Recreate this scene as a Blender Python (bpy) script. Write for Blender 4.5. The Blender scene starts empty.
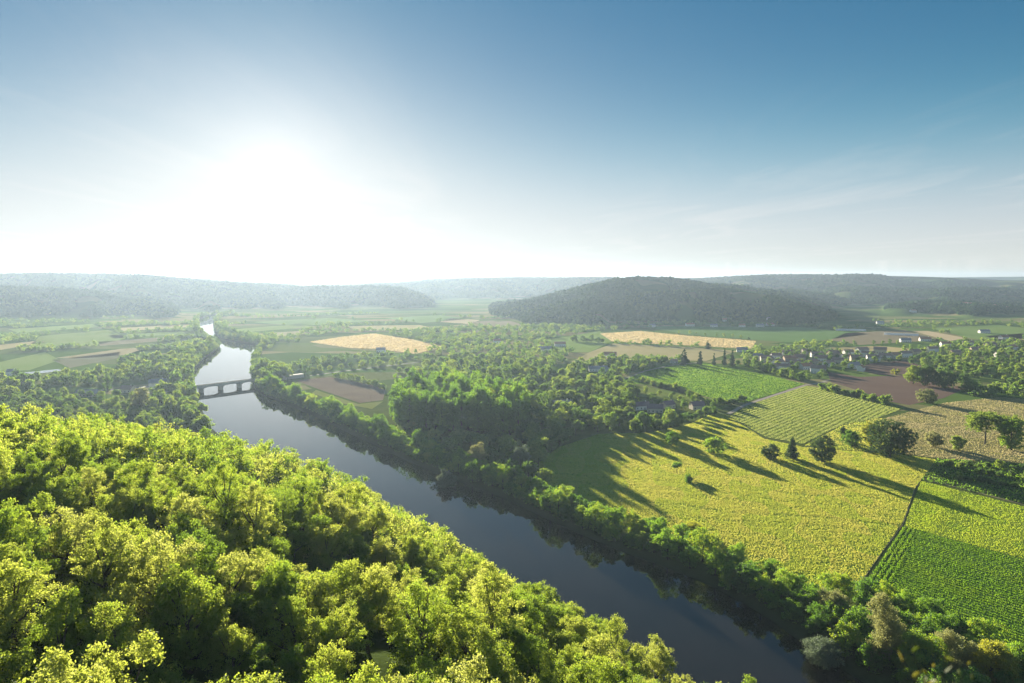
import bpy, math, random
import numpy as np
from mathutils import Vector

rng = np.random.default_rng(7)
random.seed(7)
SC = bpy.context.scene
COL = SC.collection

# ------------------------------------------------------------------ camera model
FPX, CX, CY, H = 667.0, 512.0, 341.5, 130.0
PITCH = math.radians(5.6)
CP, SP = math.cos(PITCH), math.sin(PITCH)

def at(px, py, z=0.0):
    """the point of the level z that stands where the photograph shows this place"""
    u, v = (px - CX) / FPX, (CY - py) / FPX
    yw, zw = CP + v * SP, -SP + v * CP
    t = (z - H) / zw
    return np.array([u * t, yw * t])

def project(P):
    P = np.asarray(P, float)
    dz = P[..., 2] - H
    dep = P[..., 1] * CP - dz * SP
    up = P[..., 1] * SP + dz * CP
    return CX + FPX * P[..., 0] / dep, CY - FPX * up / dep, dep

def ratio(py):
    v = (CY - np.asarray(py, float)) / FPX
    return (-SP + v * CP) / (CP + v * SP)

def W(pts, z=0.0):
    return np.array([at(x, y, z) for x, y in pts])

def sstep(a, b, x):
    t = np.clip((x - a) / (b - a), 0, 1)
    return t * t * (3 - 2 * t)

def wob(x, y, s, seed=0):
    """smooth pseudo noise about -1..1 at wavelength s"""
    r = np.random.default_rng(seed + 100)
    out = 0
    for k in range(5):
        a = r.uniform(0, 6.283); f = r.uniform(.7, 1.5) * 6.283 / s
        out = out + np.sin((x * np.cos(a) + y * np.sin(a)) * f + r.uniform(0, 6.283))
    return out / 2.6

# ------------------------------------------------------------------ river outline
RIGHT_PX = [(1040, 800), (930, 722), (860, 681), (802, 643), (758, 611), (705, 583), (664, 567), (617, 550), (559, 525), (518, 505),
            (482, 490), (447, 478), (416, 465), (378, 447), (340, 429), (310, 414), (282, 403), (262, 395), (254, 388),
            (251, 376), (252, 362), (256, 352), (262, 346.5), (240, 343), (222, 340), (214.5, 334), (213.5, 327), (213, 321), (219, 317), (232, 314.5)]
LEFT_PX = [(214, 434), (203, 412), (196, 398), (193, 385), (194, 372), (203, 360), (216, 351), (221, 346), (212, 340), (203, 334), (199, 327), (199, 320), (206, 316.5), (222, 313.5)]
RZ = -2.5
Rb = W(RIGHT_PX, RZ)
Lb = W(LEFT_PX, RZ)
NR = np.array([.80, .60])            # across the river, away from the camera
DR = np.array([-.60, .80])           # along the river, away from the camera
left_near = [Rb[i] - NR * 84 for i in range(0, 13)]
Lpts = np.array(left_near + [p for p in Lb])

def chaikin(P, n=2):
    P = np.asarray(P, float)
    for _ in range(n):
        q = np.empty((2 * len(P), 2))
        q[0::2] = .75 * P + .25 * np.roll(P, -1, 0); q[1::2] = .25 * P + .75 * np.roll(P, -1, 0)
        q[-2] = P[-1]; q[-1] = P[-1]
        q = np.vstack([P[:1], q[:-1]]) if True else q
        P = q
    return P
Rb = chaikin(Rb, 1); Lpts = chaikin(Lpts, 1)
RIVER = np.vstack([Rb, Lpts[::-1]])

def inside(poly, X, Y):
    X = np.asarray(X, float); Y = np.asarray(Y, float)
    c = np.zeros(X.shape, bool)
    n = len(poly)
    for i in range(n):
        x1, y1 = poly[i]; x2, y2 = poly[(i + 1) % n]
        if y1 == y2: continue
        m = ((y1 > Y) != (y2 > Y)) & (X < (x2 - x1) * (Y - y1) / (y2 - y1) + x1)
        c ^= m
    return c

def dist_line(P, X, Y, closed=True):
    d2 = np.full(np.shape(X), 1e18)
    n = len(P)
    for i in range(n if closed else n - 1):
        a = P[i]; b = P[(i + 1) % n]; e = b - a; L = e @ e
        if L < 1e-9: continue
        t = np.clip(((X - a[0]) * e[0] + (Y - a[1]) * e[1]) / L, 0, 1)
        d2 = np.minimum(d2, (X - a[0] - t * e[0]) ** 2 + (Y - a[1] - t * e[1]) ** 2)
    return np.sqrt(d2)

def river_sd(X, Y):
    d = dist_line(RIVER, X, Y)
    return np.where(inside(RIVER, X, Y), -d, d)

P0 = Rb[18] - NR * 84                 # a point of the near bank
RC = float(P0 @ DR)

def slope_coords(X, Y):
    s = -((X - P0[0]) * NR[0] + (Y - P0[1]) * NR[1])
    r = X * DR[0] + Y * DR[1]
    return s, r

# ------------------------------------------------------------------ the far hills: crests, by bearing and skyline
RIDGES = [  # distance, front slope, back slope, trees' height, skyline
    (2500, 480, 900, 9, [(-400, 286), (0, 287), (60, 289), (110, 293), (150, 301), (175, 308), (196, 317)]),
    (3500, 900, 900, 9, [(-400, 271), (0, 274.5), (40, 274), (100, 274.5), (150, 276), (190, 279.5), (230, 283), (290, 286), (340, 292), (370, 305)]),
    (3300, 480, 700, 8, [(150, 318), (190, 293), (230, 290), (270, 288.5), (320, 287), (370, 286.5), (400, 288), (425, 296), (450, 312)]),
    (4700, 900, 900, 8, [(280, 310), (330, 289), (370, 285), (400, 284), (430, 281), (470, 279.5), (520, 278.5), (560, 278.5), (610, 278), (650, 282), (690, 300)]),
    (7600, 1400, 1500, 8, [(-500, 280), (100, 279.5), (200, 278), (260, 278.5), (300, 277.5), (340, 276.8), (420, 278), (460, 277), (520, 276), (600, 277.5), (700, 277), (900, 277), (960, 276.5), (1024, 276), (1500, 278)]),
    (2450, 560, 800, 8, [(470, 322), (490, 308), (530, 300), (560, 292.5), (590, 284.5), (615, 279), (640, 277), (670, 278), (700, 281.5), (730, 285), (760, 289), (790, 294), (820, 303), (850, 320)]),
    (2080, 260, 420, 8, [(505, 325), (530, 311), (580, 300), (640, 293), (700, 289), (740, 289), (770, 293), (800, 302), (835, 313), (860, 325)]),
    (4600, 1100, 900, 8, [(600, 300), (680, 280.5), (720, 278), (770, 275.5), (830, 275.5), (880, 274.5), (940, 276), (1000, 279), (1100, 281), (1500, 282)]),
    (3200, 600, 600, 8, [(700, 310), (740, 294), (790, 289.5), (830, 295), (870, 304), (900, 320)]),
    (2550, 330, 500, 8, [(850, 322), (890, 306), (920, 302), (960, 302.5), (1000, 306), (1050, 308), (1500, 308)]),
    (3600, 600, 500, 8, [(780, 300), (830, 289), (870, 287), (920, 290), (980, 288), (1040, 290), (1500, 290)]),
]

def clearing(X, Y):
    return (wob(X, Y, 420, 9) + .6 * wob(X, Y, 170, 10)) > np.where(X > 500, .30, .95)

def ridge_z(X, Y):
    z = np.zeros(np.shape(X))
    Ys = np.maximum(Y, 50.0)
    px = CX + (FPX / CP) * X / Ys
    front = (Y > 400)
    for i, (D, Lf, Lbk, th_, sky) in enumerate(RIDGES):
        xs, ys = zip(*sky)
        Dv = D * (1 + .035 * np.sin(px * .021 + i) + .02 * np.sin(px * .063 + 2 * i))
        top = H + Dv * ratio(np.interp(px, xs, ys)) - th_
        lo = np.where(px < xs[0] - 400, 0, 1)
        top = np.clip(top, 0, None) * lo
        gul = 1 + .26 * np.sin(px * .14 + 1.7 * i + Y * .002) * np.sin(px * .047 + i)
        t = np.clip((Y - (Dv - Lf * gul)) / (Lf * gul), 0, 1)
        t = t * t * (3 - 2 * t)
        back = 1 - sstep(Dv + .15 * Lbk, Dv + Lbk, Y)
        z = np.maximum(z, top * t * back * front)
    return z

HS = [-60, 0, 10, 20, 35, 50, 78, 113, 139, 175, 260, 420, 900]
HZ = [0, 1, 7, 18, 33, 45, 60, 76, 83, 92, 101, 106, 110]

def near_hill(X, Y, sd):
    s, r = slope_coords(X, Y)
    z = np.interp(s, HS, HZ)
    F = 1 - sstep(228, 415, r + .25 * np.clip(s - 60, -40, 120))
    z = z * F * sstep(1, 12, sd) + 3.0 * wob(X, Y, 70, 3) * sstep(8, 40, s) * F
    z = np.where(s < -2, 0, np.maximum(z, 0))
    d = np.hypot(X, Y + 6)
    k = 1 - sstep(9, 30, d)
    return z + (127.4 - z) * k

def terrain(X, Y):
    X = np.asarray(X, float); Y = np.asarray(Y, float)
    sd = river_sd(X, Y)
    bank = np.where(sd > 0, RZ + (-RZ) * sstep(0, 7, sd), RZ - np.clip(-sd * .35, 0, 4))
    z = np.where(sd < 7, bank, 0) + np.where(sd > 0, near_hill(X, Y, sd), 0) + ridge_z(X, Y)
    return z

# ------------------------------------------------------------------ mesh helpers
def mesh_np(name, V, F, attrs=None, smooth=False):
    V = np.ascontiguousarray(V, np.float32).reshape(-1, 3)
    F = np.ascontiguousarray(F, np.int32)
    n, k = F.shape
    me = bpy.data.meshes.new(name)
    me.vertices.add(len(V)); me.vertices.foreach_set('co', V.ravel())
    me.loops.add(n * k); me.loops.foreach_set('vertex_index', F.ravel())
    me.polygons.add(n)
    me.polygons.foreach_set('loop_start', np.arange(0, n * k, k, dtype=np.int32))
    if smooth: me.polygons.foreach_set('use_smooth', np.ones(n, bool))
    for a, val in (attrs or {}).items():
        at_ = me.attributes.new(a, 'FLOAT', 'POINT')
        at_.data.foreach_set('value', np.ascontiguousarray(val, np.float32))
    me.update(calc_edges=True)
    return me

def mesh_py(name, V, F):
    me = bpy.data.meshes.new(name)
    me.from_pydata([tuple(map(float, v)) for v in V], [], [tuple(map(int, f)) for f in F])
    me.update()
    return me

def link(name, me, mat=None, parent=None, loc=(0, 0, 0), rz=0.0):
    o = bpy.data.objects.new(name, me)
    COL.objects.link(o)
    if mat is not None and me is not None and not me.materials: me.materials.append(mat)
    o.parent = parent; o.location = loc; o.rotation_euler = (0, 0, rz)
    return o

def tag(o, label=None, cat=None, group=None, kind=None):
    if label: o['label'] = label
    if cat: o['category'] = cat
    if group: o['group'] = group
    if kind: o['kind'] = kind
    return o

def boxes(lst):
    V, F = [], []
    for (x0, x1, y0, y1, z0, z1) in lst:
        b = len(V)
        V += [(x0, y0, z0), (x1, y0, z0), (x1, y1, z0), (x0, y1, z0), (x0, y0, z1), (x1, y0, z1), (x1, y1, z1), (x0, y1, z1)]
        F += [(b, b+3, b+2, b+1), (b+4, b+5, b+6, b+7), (b, b+1, b+5, b+4), (b+1, b+2, b+6, b+5), (b+2, b+3, b+7, b+6), (b+3, b, b+4, b+7)]
    return V, F

def tube(path, radii, n=6):
    path = [np.array(p, float) for p in path]
    V, F = [], []
    for i, p in enumerate(path):
        d = path[min(i + 1, len(path) - 1)] - path[max(i - 1, 0)]
        d = d / (np.linalg.norm(d) + 1e-9)
        a = np.cross(d, [0.3, 1, 0.1]); a /= np.linalg.norm(a) + 1e-9
        b = np.cross(d, a)
        for k in range(n):
            t = 6.2832 * k / n
            V.append(p + radii[i] * (math.cos(t) * a + math.sin(t) * b))
    for i in range(len(path) - 1):
        for k in range(n):
            F.append((i*n + k, i*n + (k+1) % n, (i+1)*n + (k+1) % n, (i+1)*n + k))
    return V, F

def merge(parts):
    V, F = [], []
    for v, f in parts:
        b = len(V); V += list(v); F += [tuple(i + b for i in q) for q in f]
    return V, F

# ------------------------------------------------------------------ materials
class N:
    def __init__(s, mat):
        s.t = mat.node_tree; s.t.nodes.clear()
    def __call__(s, typ, **kw):
        n = s.t.nodes.new(typ)
        for k, v in kw.items():
            if k.startswith('i_'): n.inputs[k[2:].replace('_', ' ')].default_value = v
            elif isinstance(k, str) and k.startswith('n') and k[1:].isdigit(): n.inputs[int(k[1:])].default_value = v
            else: setattr(n, k, v)
        return n
    def l(s, a, b): s.t.links.new(a, b)
    def math(s, op, a, b=None, c=None):
        n = s.t.nodes.new('ShaderNodeMath'); n.operation = op
        for i, x in enumerate((a, b, c)):
            if x is None: continue
            if isinstance(x, (int, float)): n.inputs[i].default_value = x
            else: s.l(x, n.inputs[i])
        return n.outputs[0]
    def mix(s, fac, a, b, blend='MIX'):
        n = s.t.nodes.new('ShaderNodeMix'); n.data_type = 'RGBA'; n.blend_type = blend
        for sock, x in ((n.inputs[0], fac), (n.inputs[6], a), (n.inputs[7], b)):
            if isinstance(x, (int, float)): sock.default_value = x
            elif isinstance(x, tuple): sock.default_value = (*x, 1) if len(x) == 3 else x
            else: s.l(x, sock)
        return n.outputs[2]
    def ramp(s, fac, stops):
        n = s.t.nodes.new('ShaderNodeValToRGB')
        e = n.color_ramp.elements
        while len(e) < len(stops): e.new(.5)
        for q, (p, c) in zip(e, stops): q.position = p; q.color = (*c, 1)
        s.l(fac, n.inputs[0]); return n.outputs[0]

def newmat(name):
    m = bpy.data.materials.new(name); m.use_nodes = True
    return m, N(m)

def leaf_mat(name, cols, trans, tfac=.5, gloss=.035, island=.30):
    """leaves: diffuse and translucent, the tint differs from tree to tree and from leaf to leaf"""
    m, n = newmat(name)
    oi = n('ShaderNodeObjectInfo'); geo = n('ShaderNodeNewGeometry'); at_ = n('ShaderNodeAttribute', attribute_name='tint')
    tint = n.math('FRACT', n.math('ADD', oi.outputs['Random'], at_.outputs['Fac']))
    tc = n('ShaderNodeNewGeometry')
    nz = n('ShaderNodeTexNoise', i_Scale=.22, i_Detail=2.0)
    n.l(tc.outputs['Position'], nz.inputs['Vector'])
    f = n.math('ADD', n.math('MULTIPLY', tint, .62), n.math('MULTIPLY', n.math('SUBTRACT', nz.outputs['Fac'], .5), .7))
    f = n.math('ADD', f, n.math('MULTIPLY', geo.outputs['Random Per Island'], island))
    col = n.ramp(f, [(i / (len(cols) - 1), c) for i, c in enumerate(cols)])
    tcol = n.ramp(f, [(i / (len(trans) - 1), c) for i, c in enumerate(trans)])
    d = n('ShaderNodeBsdfDiffuse'); n.l(col, d.inputs[0])
    t = n('ShaderNodeBsdfTranslucent'); n.l(tcol, t.inputs[0])
    g = n('ShaderNodeBsdfGlossy', i_Roughness=.6); g.inputs[0].default_value = (.9, .95, .9, 1)
    mx = n('ShaderNodeMixShader', n0=tfac); n.l(d.outputs[0], mx.inputs[1]); n.l(t.outputs[0], mx.inputs[2])
    m2 = n('ShaderNodeMixShader', n0=gloss); n.l(mx.outputs[0], m2.inputs[1]); n.l(g.outputs[0], m2.inputs[2])
    o = n('ShaderNodeOutputMaterial'); n.l(m2.outputs[0], o.inputs[0])
    return m

def plain_mat(name, a, b, scale=1.0, rough=.9, bump=0.0, detail=4.0, spec=.2, objspace=False):
    m, n = newmat(name)
    if objspace:
        tc = n('ShaderNodeTexCoord'); vec = tc.outputs['Object']
    else:
        vec = n('ShaderNodeNewGeometry').outputs['Position']
    nz = n('ShaderNodeTexNoise', i_Scale=scale, i_Detail=detail); n.l(vec, nz.inputs['Vector'])
    f = n.math('MULTIPLY_ADD', nz.outputs['Fac'], 2.2, -.6)
    col = n.mix(f, a, b)
    p = n('ShaderNodeBsdfPrincipled', i_Roughness=rough); p.inputs['Specular IOR Level'].default_value = spec
    n.l(col, p.inputs['Base Color'])
    if bump:
        bp = n('ShaderNodeBump', i_Strength=bump, i_Distance=.2); n.l(nz.outputs['Fac'], bp.inputs['Height']); n.l(bp.outputs[0], p.inputs['Normal'])
    o = n('ShaderNodeOutputMaterial'); n.l(p.outputs[0], o.inputs[0])
    return m

def field_mat(name, a, b, c=None, rows=None, big=.02, fine=.5, stretch=None):
    """soil or sward: broad patches, fine mottling and, where the crop is drilled, rows in the ground's own coordinates"""
    m, n = newmat(name)
    pos = n('ShaderNodeNewGeometry').outputs['Position']
    n1 = n('ShaderNodeTexNoise', i_Scale=big, i_Detail=3.0); n.l(pos, n1.inputs['Vector'])
    n2 = n('ShaderNodeTexNoise', i_Scale=fine, i_Detail=5.0); n.l(pos, n2.inputs['Vector'])
    f = n.math('ADD', n.math('MULTIPLY', n1.outputs['Fac'], 1.4), n.math('MULTIPLY', n2.outputs['Fac'], 1.1))
    f = n.math('SUBTRACT', f, .75)
    col = n.mix(f, a, b)
    if c is not None:
        n3 = n('ShaderNodeTexNoise', i_Scale=big * 2.3, i_Detail=4.0, i_Distortion=.6); n.l(pos, n3.inputs['Vector'])
        col = n.mix(n.math('MULTIPLY', n.math('GREATER_THAN', n3.outputs['Fac'], .56), .6), col, c)
    if rows:
        (dx, dy), per, k, rc = rows
        sx = n('ShaderNodeSeparateXYZ'); n.l(pos, sx.inputs[0])
        w = n.math('ADD', n.math('MULTIPLY', sx.outputs[0], dx * 6.2832 / per), n.math('MULTIPLY', sx.outputs[1], dy * 6.2832 / per))
        w = n.math('ADD', w, n.math('MULTIPLY', n2.outputs['Fac'], 1.2))
        w = n.math('MULTIPLY_ADD', n.math('SINE', w), .5, .5)
        col = n.mix(n.math('MULTIPLY', w, k), col, rc)
    p = n('ShaderNodeBsdfPrincipled', i_Roughness=1.0); p.inputs['Specular IOR Level'].default_value = 0
    n.l(col, p.inputs['Base Color'])
    bp = n('ShaderNodeBump', i_Strength=.6, i_Distance=.5); n.l(n2.outputs['Fac'], bp.inputs['Height']); n.l(bp.outputs[0], p.inputs['Normal'])
    o = n('ShaderNodeOutputMaterial'); n.l(p.outputs[0], o.inputs[0])
    return m

M = {}
# foliage
M['slope'] = leaf_mat('slope_leaves', [(.04, .078, .02), (.062, .118, .022), (.10, .155, .028), (.12, .165, .04), (.14, .17, .06)],
                      [(.18, .30, .03), (.30, .44, .03), (.42, .51, .05), (.52, .56, .09), (.50, .53, .15)], .58)
M['bank'] = leaf_mat('bank_leaves', [(0.043, 0.099, 0.026), (0.066, 0.139, 0.030), (0.095, 0.189, 0.033), (0.148, 0.229, 0.039)],
                     [(0.121, 0.257, 0.023), (0.212, 0.409, 0.026), (0.377, 0.591, 0.031), (0.660, 0.660, 0.045)], .50)
M['valley'] = leaf_mat('valley_leaves', [(0.040, 0.094, 0.037), (0.065, 0.132, 0.040), (0.099, 0.168, 0.048), (0.151, 0.210, 0.060)],
                       [(0.101, 0.204, 0.029), (0.189, 0.334, 0.032), (0.349, 0.480, 0.044), (0.552, 0.609, 0.073)], .48)
M['dark'] = leaf_mat('dark_needles', [(0.027, 0.068, 0.024), (0.044, 0.090, 0.027), (0.060, 0.110, 0.033)],
                     [(0.054, 0.108, 0.022), (0.090, 0.162, 0.025), (0.162, 0.234, 0.032)], .35)
M['willow'] = leaf_mat('willow_leaves', [(.10, .14, .10), (.13, .17, .12), (.16, .19, .13)],
                       [(.16, .22, .12), (.2, .26, .13), (.24, .3, .15)], .40)
M['straw'] = leaf_mat('pale_olive_leaves', [(.10, .13, .05), (.14, .165, .065), (.18, .19, .08)],
                      [(.30, .34, .10), (.40, .42, .13), (.50, .48, .16)], .48)
M['yellow'] = leaf_mat('yellow_green_leaves', [(.09, .11, .015), (.12, .14, .018), (.16, .17, .02)],
                       [(.42, .46, .03), (.52, .54, .04), (.6, .58, .05)], .5)
M['far'] = leaf_mat('far_wood_leaves', [(.022, .064, .026), (.038, .086, .030), (.060, .112, .032), (.14, .19, .055)],
                    [(.05, .12, .025), (.09, .18, .03), (.16, .25, .04), (.28, .34, .06)], .36, gloss=.0, island=.05)
M['bark'] = plain_mat('bark', (.05, .038, .028), (.12, .10, .08), 6, bump=.5, objspace=True)

# ------------------------------------------------------------------ trees
def unit(n, r):
    v = r.normal(size=(n, 3)); return v / np.linalg.norm(v, axis=1, keepdims=True)

def leaf_cards(C, size, r, aspect=.62, up=.25, out=None):
    """one small pointed leaf face for every point of C"""
    n = len(C)
    nrm = unit(n, r) + np.array([0, 0, up])
    if out is not None: nrm = nrm + out
    nrm /= np.linalg.norm(nrm, axis=1, keepdims=True) + 1e-9
    t = np.cross(nrm, unit(n, r)); t /= np.linalg.norm(t, axis=1, keepdims=True) + 1e-9
    b = np.cross(nrm, t)
    L = size * r.uniform(.65, 1.35, (n, 1)); Wd = L * aspect
    V = np.stack([C - t * L * .5, C + b * Wd * .5 + t * L * .08, C + t * L * .5, C - b * Wd * .5 + t * L * .08], 1).reshape(-1, 3)
    F = np.arange(n * 4).reshape(n, 4)
    return V, F

def crown_points(kind, Ht, R, n, r, sig):
    """points through a crown of height Ht and radius R: limbs' lobes, twig clumps on each lobe, leaves round each clump"""
    lob = []
    if kind == 'round':
        zc, rz = .60 * Ht, .40 * Ht
        lob.append((np.array([0, 0, zc]), .45 * R))
        ox, oy = r.normal(0, .12 * R, 2)
        for i in range(24):
            u = unit(1, r)[0]; u[2] = abs(u[2]) * 1.0 - .45 * (r.random() < .55)
            u /= np.linalg.norm(u)
            k = r.uniform(.5, .95)
            lob.append((np.array([ox + u[0] * R * k, oy + u[1] * R * k, zc + u[2] * rz * k]), R * r.uniform(.15, .34)))
    elif kind == 'bush':
        zc, rz = .42 * Ht, .5 * Ht
        lob.append((np.array([0, 0, zc]), .55 * R))
        for i in range(20):
            u = unit(1, r)[0]; u[2] = u[2] * .9
            k = r.uniform(.5, .88)
            lob.append((np.array([u[0] * R * k, u[1] * R * k, max(.12 * Ht, zc + u[2] * rz * k)]), R * r.uniform(.2, .42)))
    elif kind == 'dense':
        zc, rz = .48 * Ht, .5 * Ht
        for j in (-.45, 0, .4): lob.append((np.array([0, 0, zc + j * rz]), .58 * R * (1 - .3 * abs(j))))
        for i in range(44):
            u = unit(1, r)[0]; k = r.uniform(.6, .84)
            lob.append((np.array([u[0] * R * k, u[1] * R * k, max(.08 * Ht, zc + u[2] * rz * k)]), R * r.uniform(.16, .34)))
    elif kind == 'egg':
        zc, rz = .48 * Ht, .52 * Ht
        for j in (-.5, -.1, .3): lob.append((np.array([0, 0, zc + j * rz]), .66 * R * (1 - .25 * abs(j))))
        for u in unit(90, r):
            k = r.uniform(.74, .86)
            lob.append((np.array([u[0] * R * k, u[1] * R * k, zc + u[2] * rz * k]), R * r.uniform(.13, .24)))
    elif kind == 'column':
        for i in range(16):
            z = Ht * (.16 + .78 * (i + r.random()) / 16)
            prof = R * (1 - .75 * max(0, (z / Ht - .55) / .45) ** 1.6) * (.75 + .25 * min(1, z / Ht / .35))
            a = r.uniform(0, 6.28); k = r.uniform(.15, .55)
            lob.append((np.array([math.cos(a) * prof * k, math.sin(a) * prof * k, z]), prof * r.uniform(.5, .75)))
    elif kind == 'cone':
        for i in range(44):
            z = Ht * (.05 + .91 * (i + r.random()) / 44)
            prof = R * (1.02 - z / Ht) ** .75
            a = r.uniform(0, 6.28); k = r.uniform(.2, .6)
            lob.append((np.array([math.cos(a) * prof * k, math.sin(a) * prof * k, z]), max(.35, prof * r.uniform(.4, .56))))
    elif kind == 'umbrella':
        for i in range(15):
            a = r.uniform(0, 6.28); k = math.sqrt(r.random()) * .8
            lob.append((np.array([math.cos(a) * R * k, math.sin(a) * R * k, Ht * (.84 - .28 * k * k + r.uniform(-.1, .05))]), R * r.uniform(.2, .34)))
    w = np.array([l[1] ** 2 for l in lob]); w /= w.sum()
    per = 60 if sig < .3 else 34
    nc = max(len(lob), n // per)
    idx = r.choice(len(lob), nc, p=w)
    c0 = np.array([lob[i][0] for i in idx]); rr = np.array([lob[i][1] for i in idx])[:, None]
    u = unit(nc, r); u[:, 2] += .25; u /= np.linalg.norm(u, axis=1, keepdims=True)
    cl = c0 + u * rr * r.uniform(.55, 1.08, (nc, 1)) * np.array([1, 1, .9 if kind != 'umbrella' else .55])
    k = r.integers(0, nc, n)
    g = r.normal(size=(n, 3)) * sig * np.array([1, 1, .75])
    P = cl[k] + g
    P[:, 2] = np.maximum(P[:, 2], .05 * Ht)
    return P, lob, u[k] * .35

def tree_meshes(kind, Ht, R, n, leaf, mat, r, sig, limbs=6):
    P, lob, out = crown_points(kind, Ht, R, n, r, sig)
    V, F = leaf_cards(P, leaf, r, out=out)
    cm = mesh_np('crown', V, F); cm.materials.append(mat)
    parts = []
    tr = .022 * Ht + .04
    top = {'round': .55, 'bush': .4, 'dense': .6, 'egg': .6, 'column': .92, 'cone': .95, 'umbrella': .72}[kind] * Ht
    wx, wy = r.normal(0, .02 * Ht, 2)
    parts.append(tube([(0, 0, -1.2), (0, 0, 0), (wx * .5, wy * .5, top * .5), (wx, wy, top)], [tr * 1.5, tr * 1.15, tr * .8, tr * .25]))
    for i in r.permutation(len(lob))[:limbs]:
        c = lob[i][0]; z0 = min(c[2] * .6, top * .8)
        b = np.array([wx * z0 / top, wy * z0 / top, z0]); mid = b * .45 + c * .55 + np.array([0, 0, -.03 * Ht])
        parts.append(tube([b, mid, c], [tr * .5, tr * .3, tr * .1], 5))
    v, f = merge(parts)
    tm = mesh_np('trunk', np.array(v), np.array(f), smooth=True); tm.materials.append(M['bark'])
    return cm, tm

def tree_proto(kind, Ht, R, n, leaf, mat, sig, limbs=6, seed=0):
    r = np.random.default_rng(1000 + seed)
    cm, tm = tree_meshes(kind, Ht, R, n, leaf, mat, r, sig, limbs)
    return dict(crown=cm, trunk=tm, H=Ht, R=R)

FIRST = {}
def plant(name, proto, x, y, z, sc=1.0, sz=1.0, rz=None, label='', cat='tree', group=None):
    """a tree: the first of each kind is built, the others are copies of it and of its crown and trunk"""
    key = id(proto['crown'])
    if key not in FIRST:
        r = bpy.data.objects.new(name, None); r.empty_display_size = .5
        c = bpy.data.objects.new('crown', proto['crown']); t = bpy.data.objects.new('trunk', proto['trunk'])
        FIRST[key] = (r, c, t)
    else:
        r, c, t = (o.copy() for o in FIRST[key])
        r.name = name
    for o in (r, c, t): COL.objects.link(o)
    c.parent = r; t.parent = r
    r.location = (x, y, z); r.scale = (sc, sc, sc * sz)
    r.rotation_euler = (0, 0, random.uniform(0, 6.28) if rz is None else rz)
    for k in ('group',):
        if k in r: del r[k]
    tag(r, label, cat, group)
    return r

def poisson(poly, spacing, r, tries=None, keep=None):
    poly = np.asarray(poly); lo, hi = poly.min(0), poly.max(0)
    area = np.prod(hi - lo)
    n = tries or int(min(60000, 6 * area / spacing ** 2 + 50))
    P = lo + r.random((n, 2)) * (hi - lo)
    P = P[inside(poly, P[:, 0], P[:, 1])]
    if keep is not None: P = P[keep(P[:, 0], P[:, 1])]
    grid = {}; out = []
    for p in P:
        g = (int(p[0] // spacing), int(p[1] // spacing)); ok = True
        for i in (-1, 0, 1):
            for j in (-1, 0, 1):
                for q in grid.get((g[0] + i, g[1] + j), ()):
                    if (q[0] - p[0]) ** 2 + (q[1] - p[1]) ** 2 < spacing ** 2: ok = False; break
                if not ok: break
            if not ok: break
        if ok: grid.setdefault(g, []).append(p); out.append(p)
    return np.array(out).reshape(-1, 2)

def along(line, step, r, jit=.3, off=0.0):
    """points every step along a world polyline"""
    out = []
    for a, b in zip(line[:-1], line[1:]):
        d = b - a; L = np.linalg.norm(d); nrm = np.array([-d[1], d[0]]) / (L + 1e-9)
        for k in range(max(1, int(L / step))):
            out.append(a + d * (k + .5) / max(1, int(L / step)) + r.normal(0, jit * step * .4, 2) + nrm * off)
    return np.array(out)

# prototypes by how large they show
NEAR = [tree_proto('dense' if i % 2 else 'round', h, R, 20000, .225, M['slope'], .27, 9, i) for i, (h, R) in enumerate([(12, 5.0), (13.5, 5.3), (10.5, 4.6), (14, 4.8), (11, 5.4), (12.5, 4.5), (13, 5.6), (15, 5.0)])]
NEARB = [tree_proto('bush', h, R, 13000, .225, M['slope'], .27, 6, 20 + i) for i, (h, R) in enumerate([(7, 3.8), (8.5, 4.0)])]
BANK = [tree_proto('dense' if i % 2 else 'bush', h, R, 7500, .55, M['bank'], .5, 5, 30 + i) for i, (h, R) in enumerate([(14, 6.6), (16, 6.6), (12, 6.2), (17, 7.0)])]
MID = [tree_proto('dense' if i % 2 else 'round', h, R, 3200, .85, M['valley'], .6, 5, 40 + i) for i, (h, R) in enumerate([(13, 5.6), (15, 6.0), (11, 5.2), (16, 5.6), (12, 6.2)])]
MIDB = [tree_proto('bush', h, R, 1800, .8, M['valley'], .55, 4, 50 + i) for i, (h, R) in enumerate([(6, 3.6), (7.5, 4.2), (5, 3.6)])]
POP = [tree_proto('column', h, R, 9000, .85, M['bank'], .7, 6, 60 + i) for i, (h, R) in enumerate([(34, 8.4), (37, 8.6), (32, 8.8), (36, 8.0)])]
FARI = [tree_proto('dense', h, R, 1000, 1.5, M['valley'], .8, 4, 70 + i) for i, (h, R) in enumerate([(13, 6.0), (15, 6.4), (11, 5.6)])]
CYP = [tree_proto('column', h, R, 900, .9, M['dark'], .5, 3, 80 + i) for i, (h, R) in enumerate([(17, 3.2), (15, 2.8)])]

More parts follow.
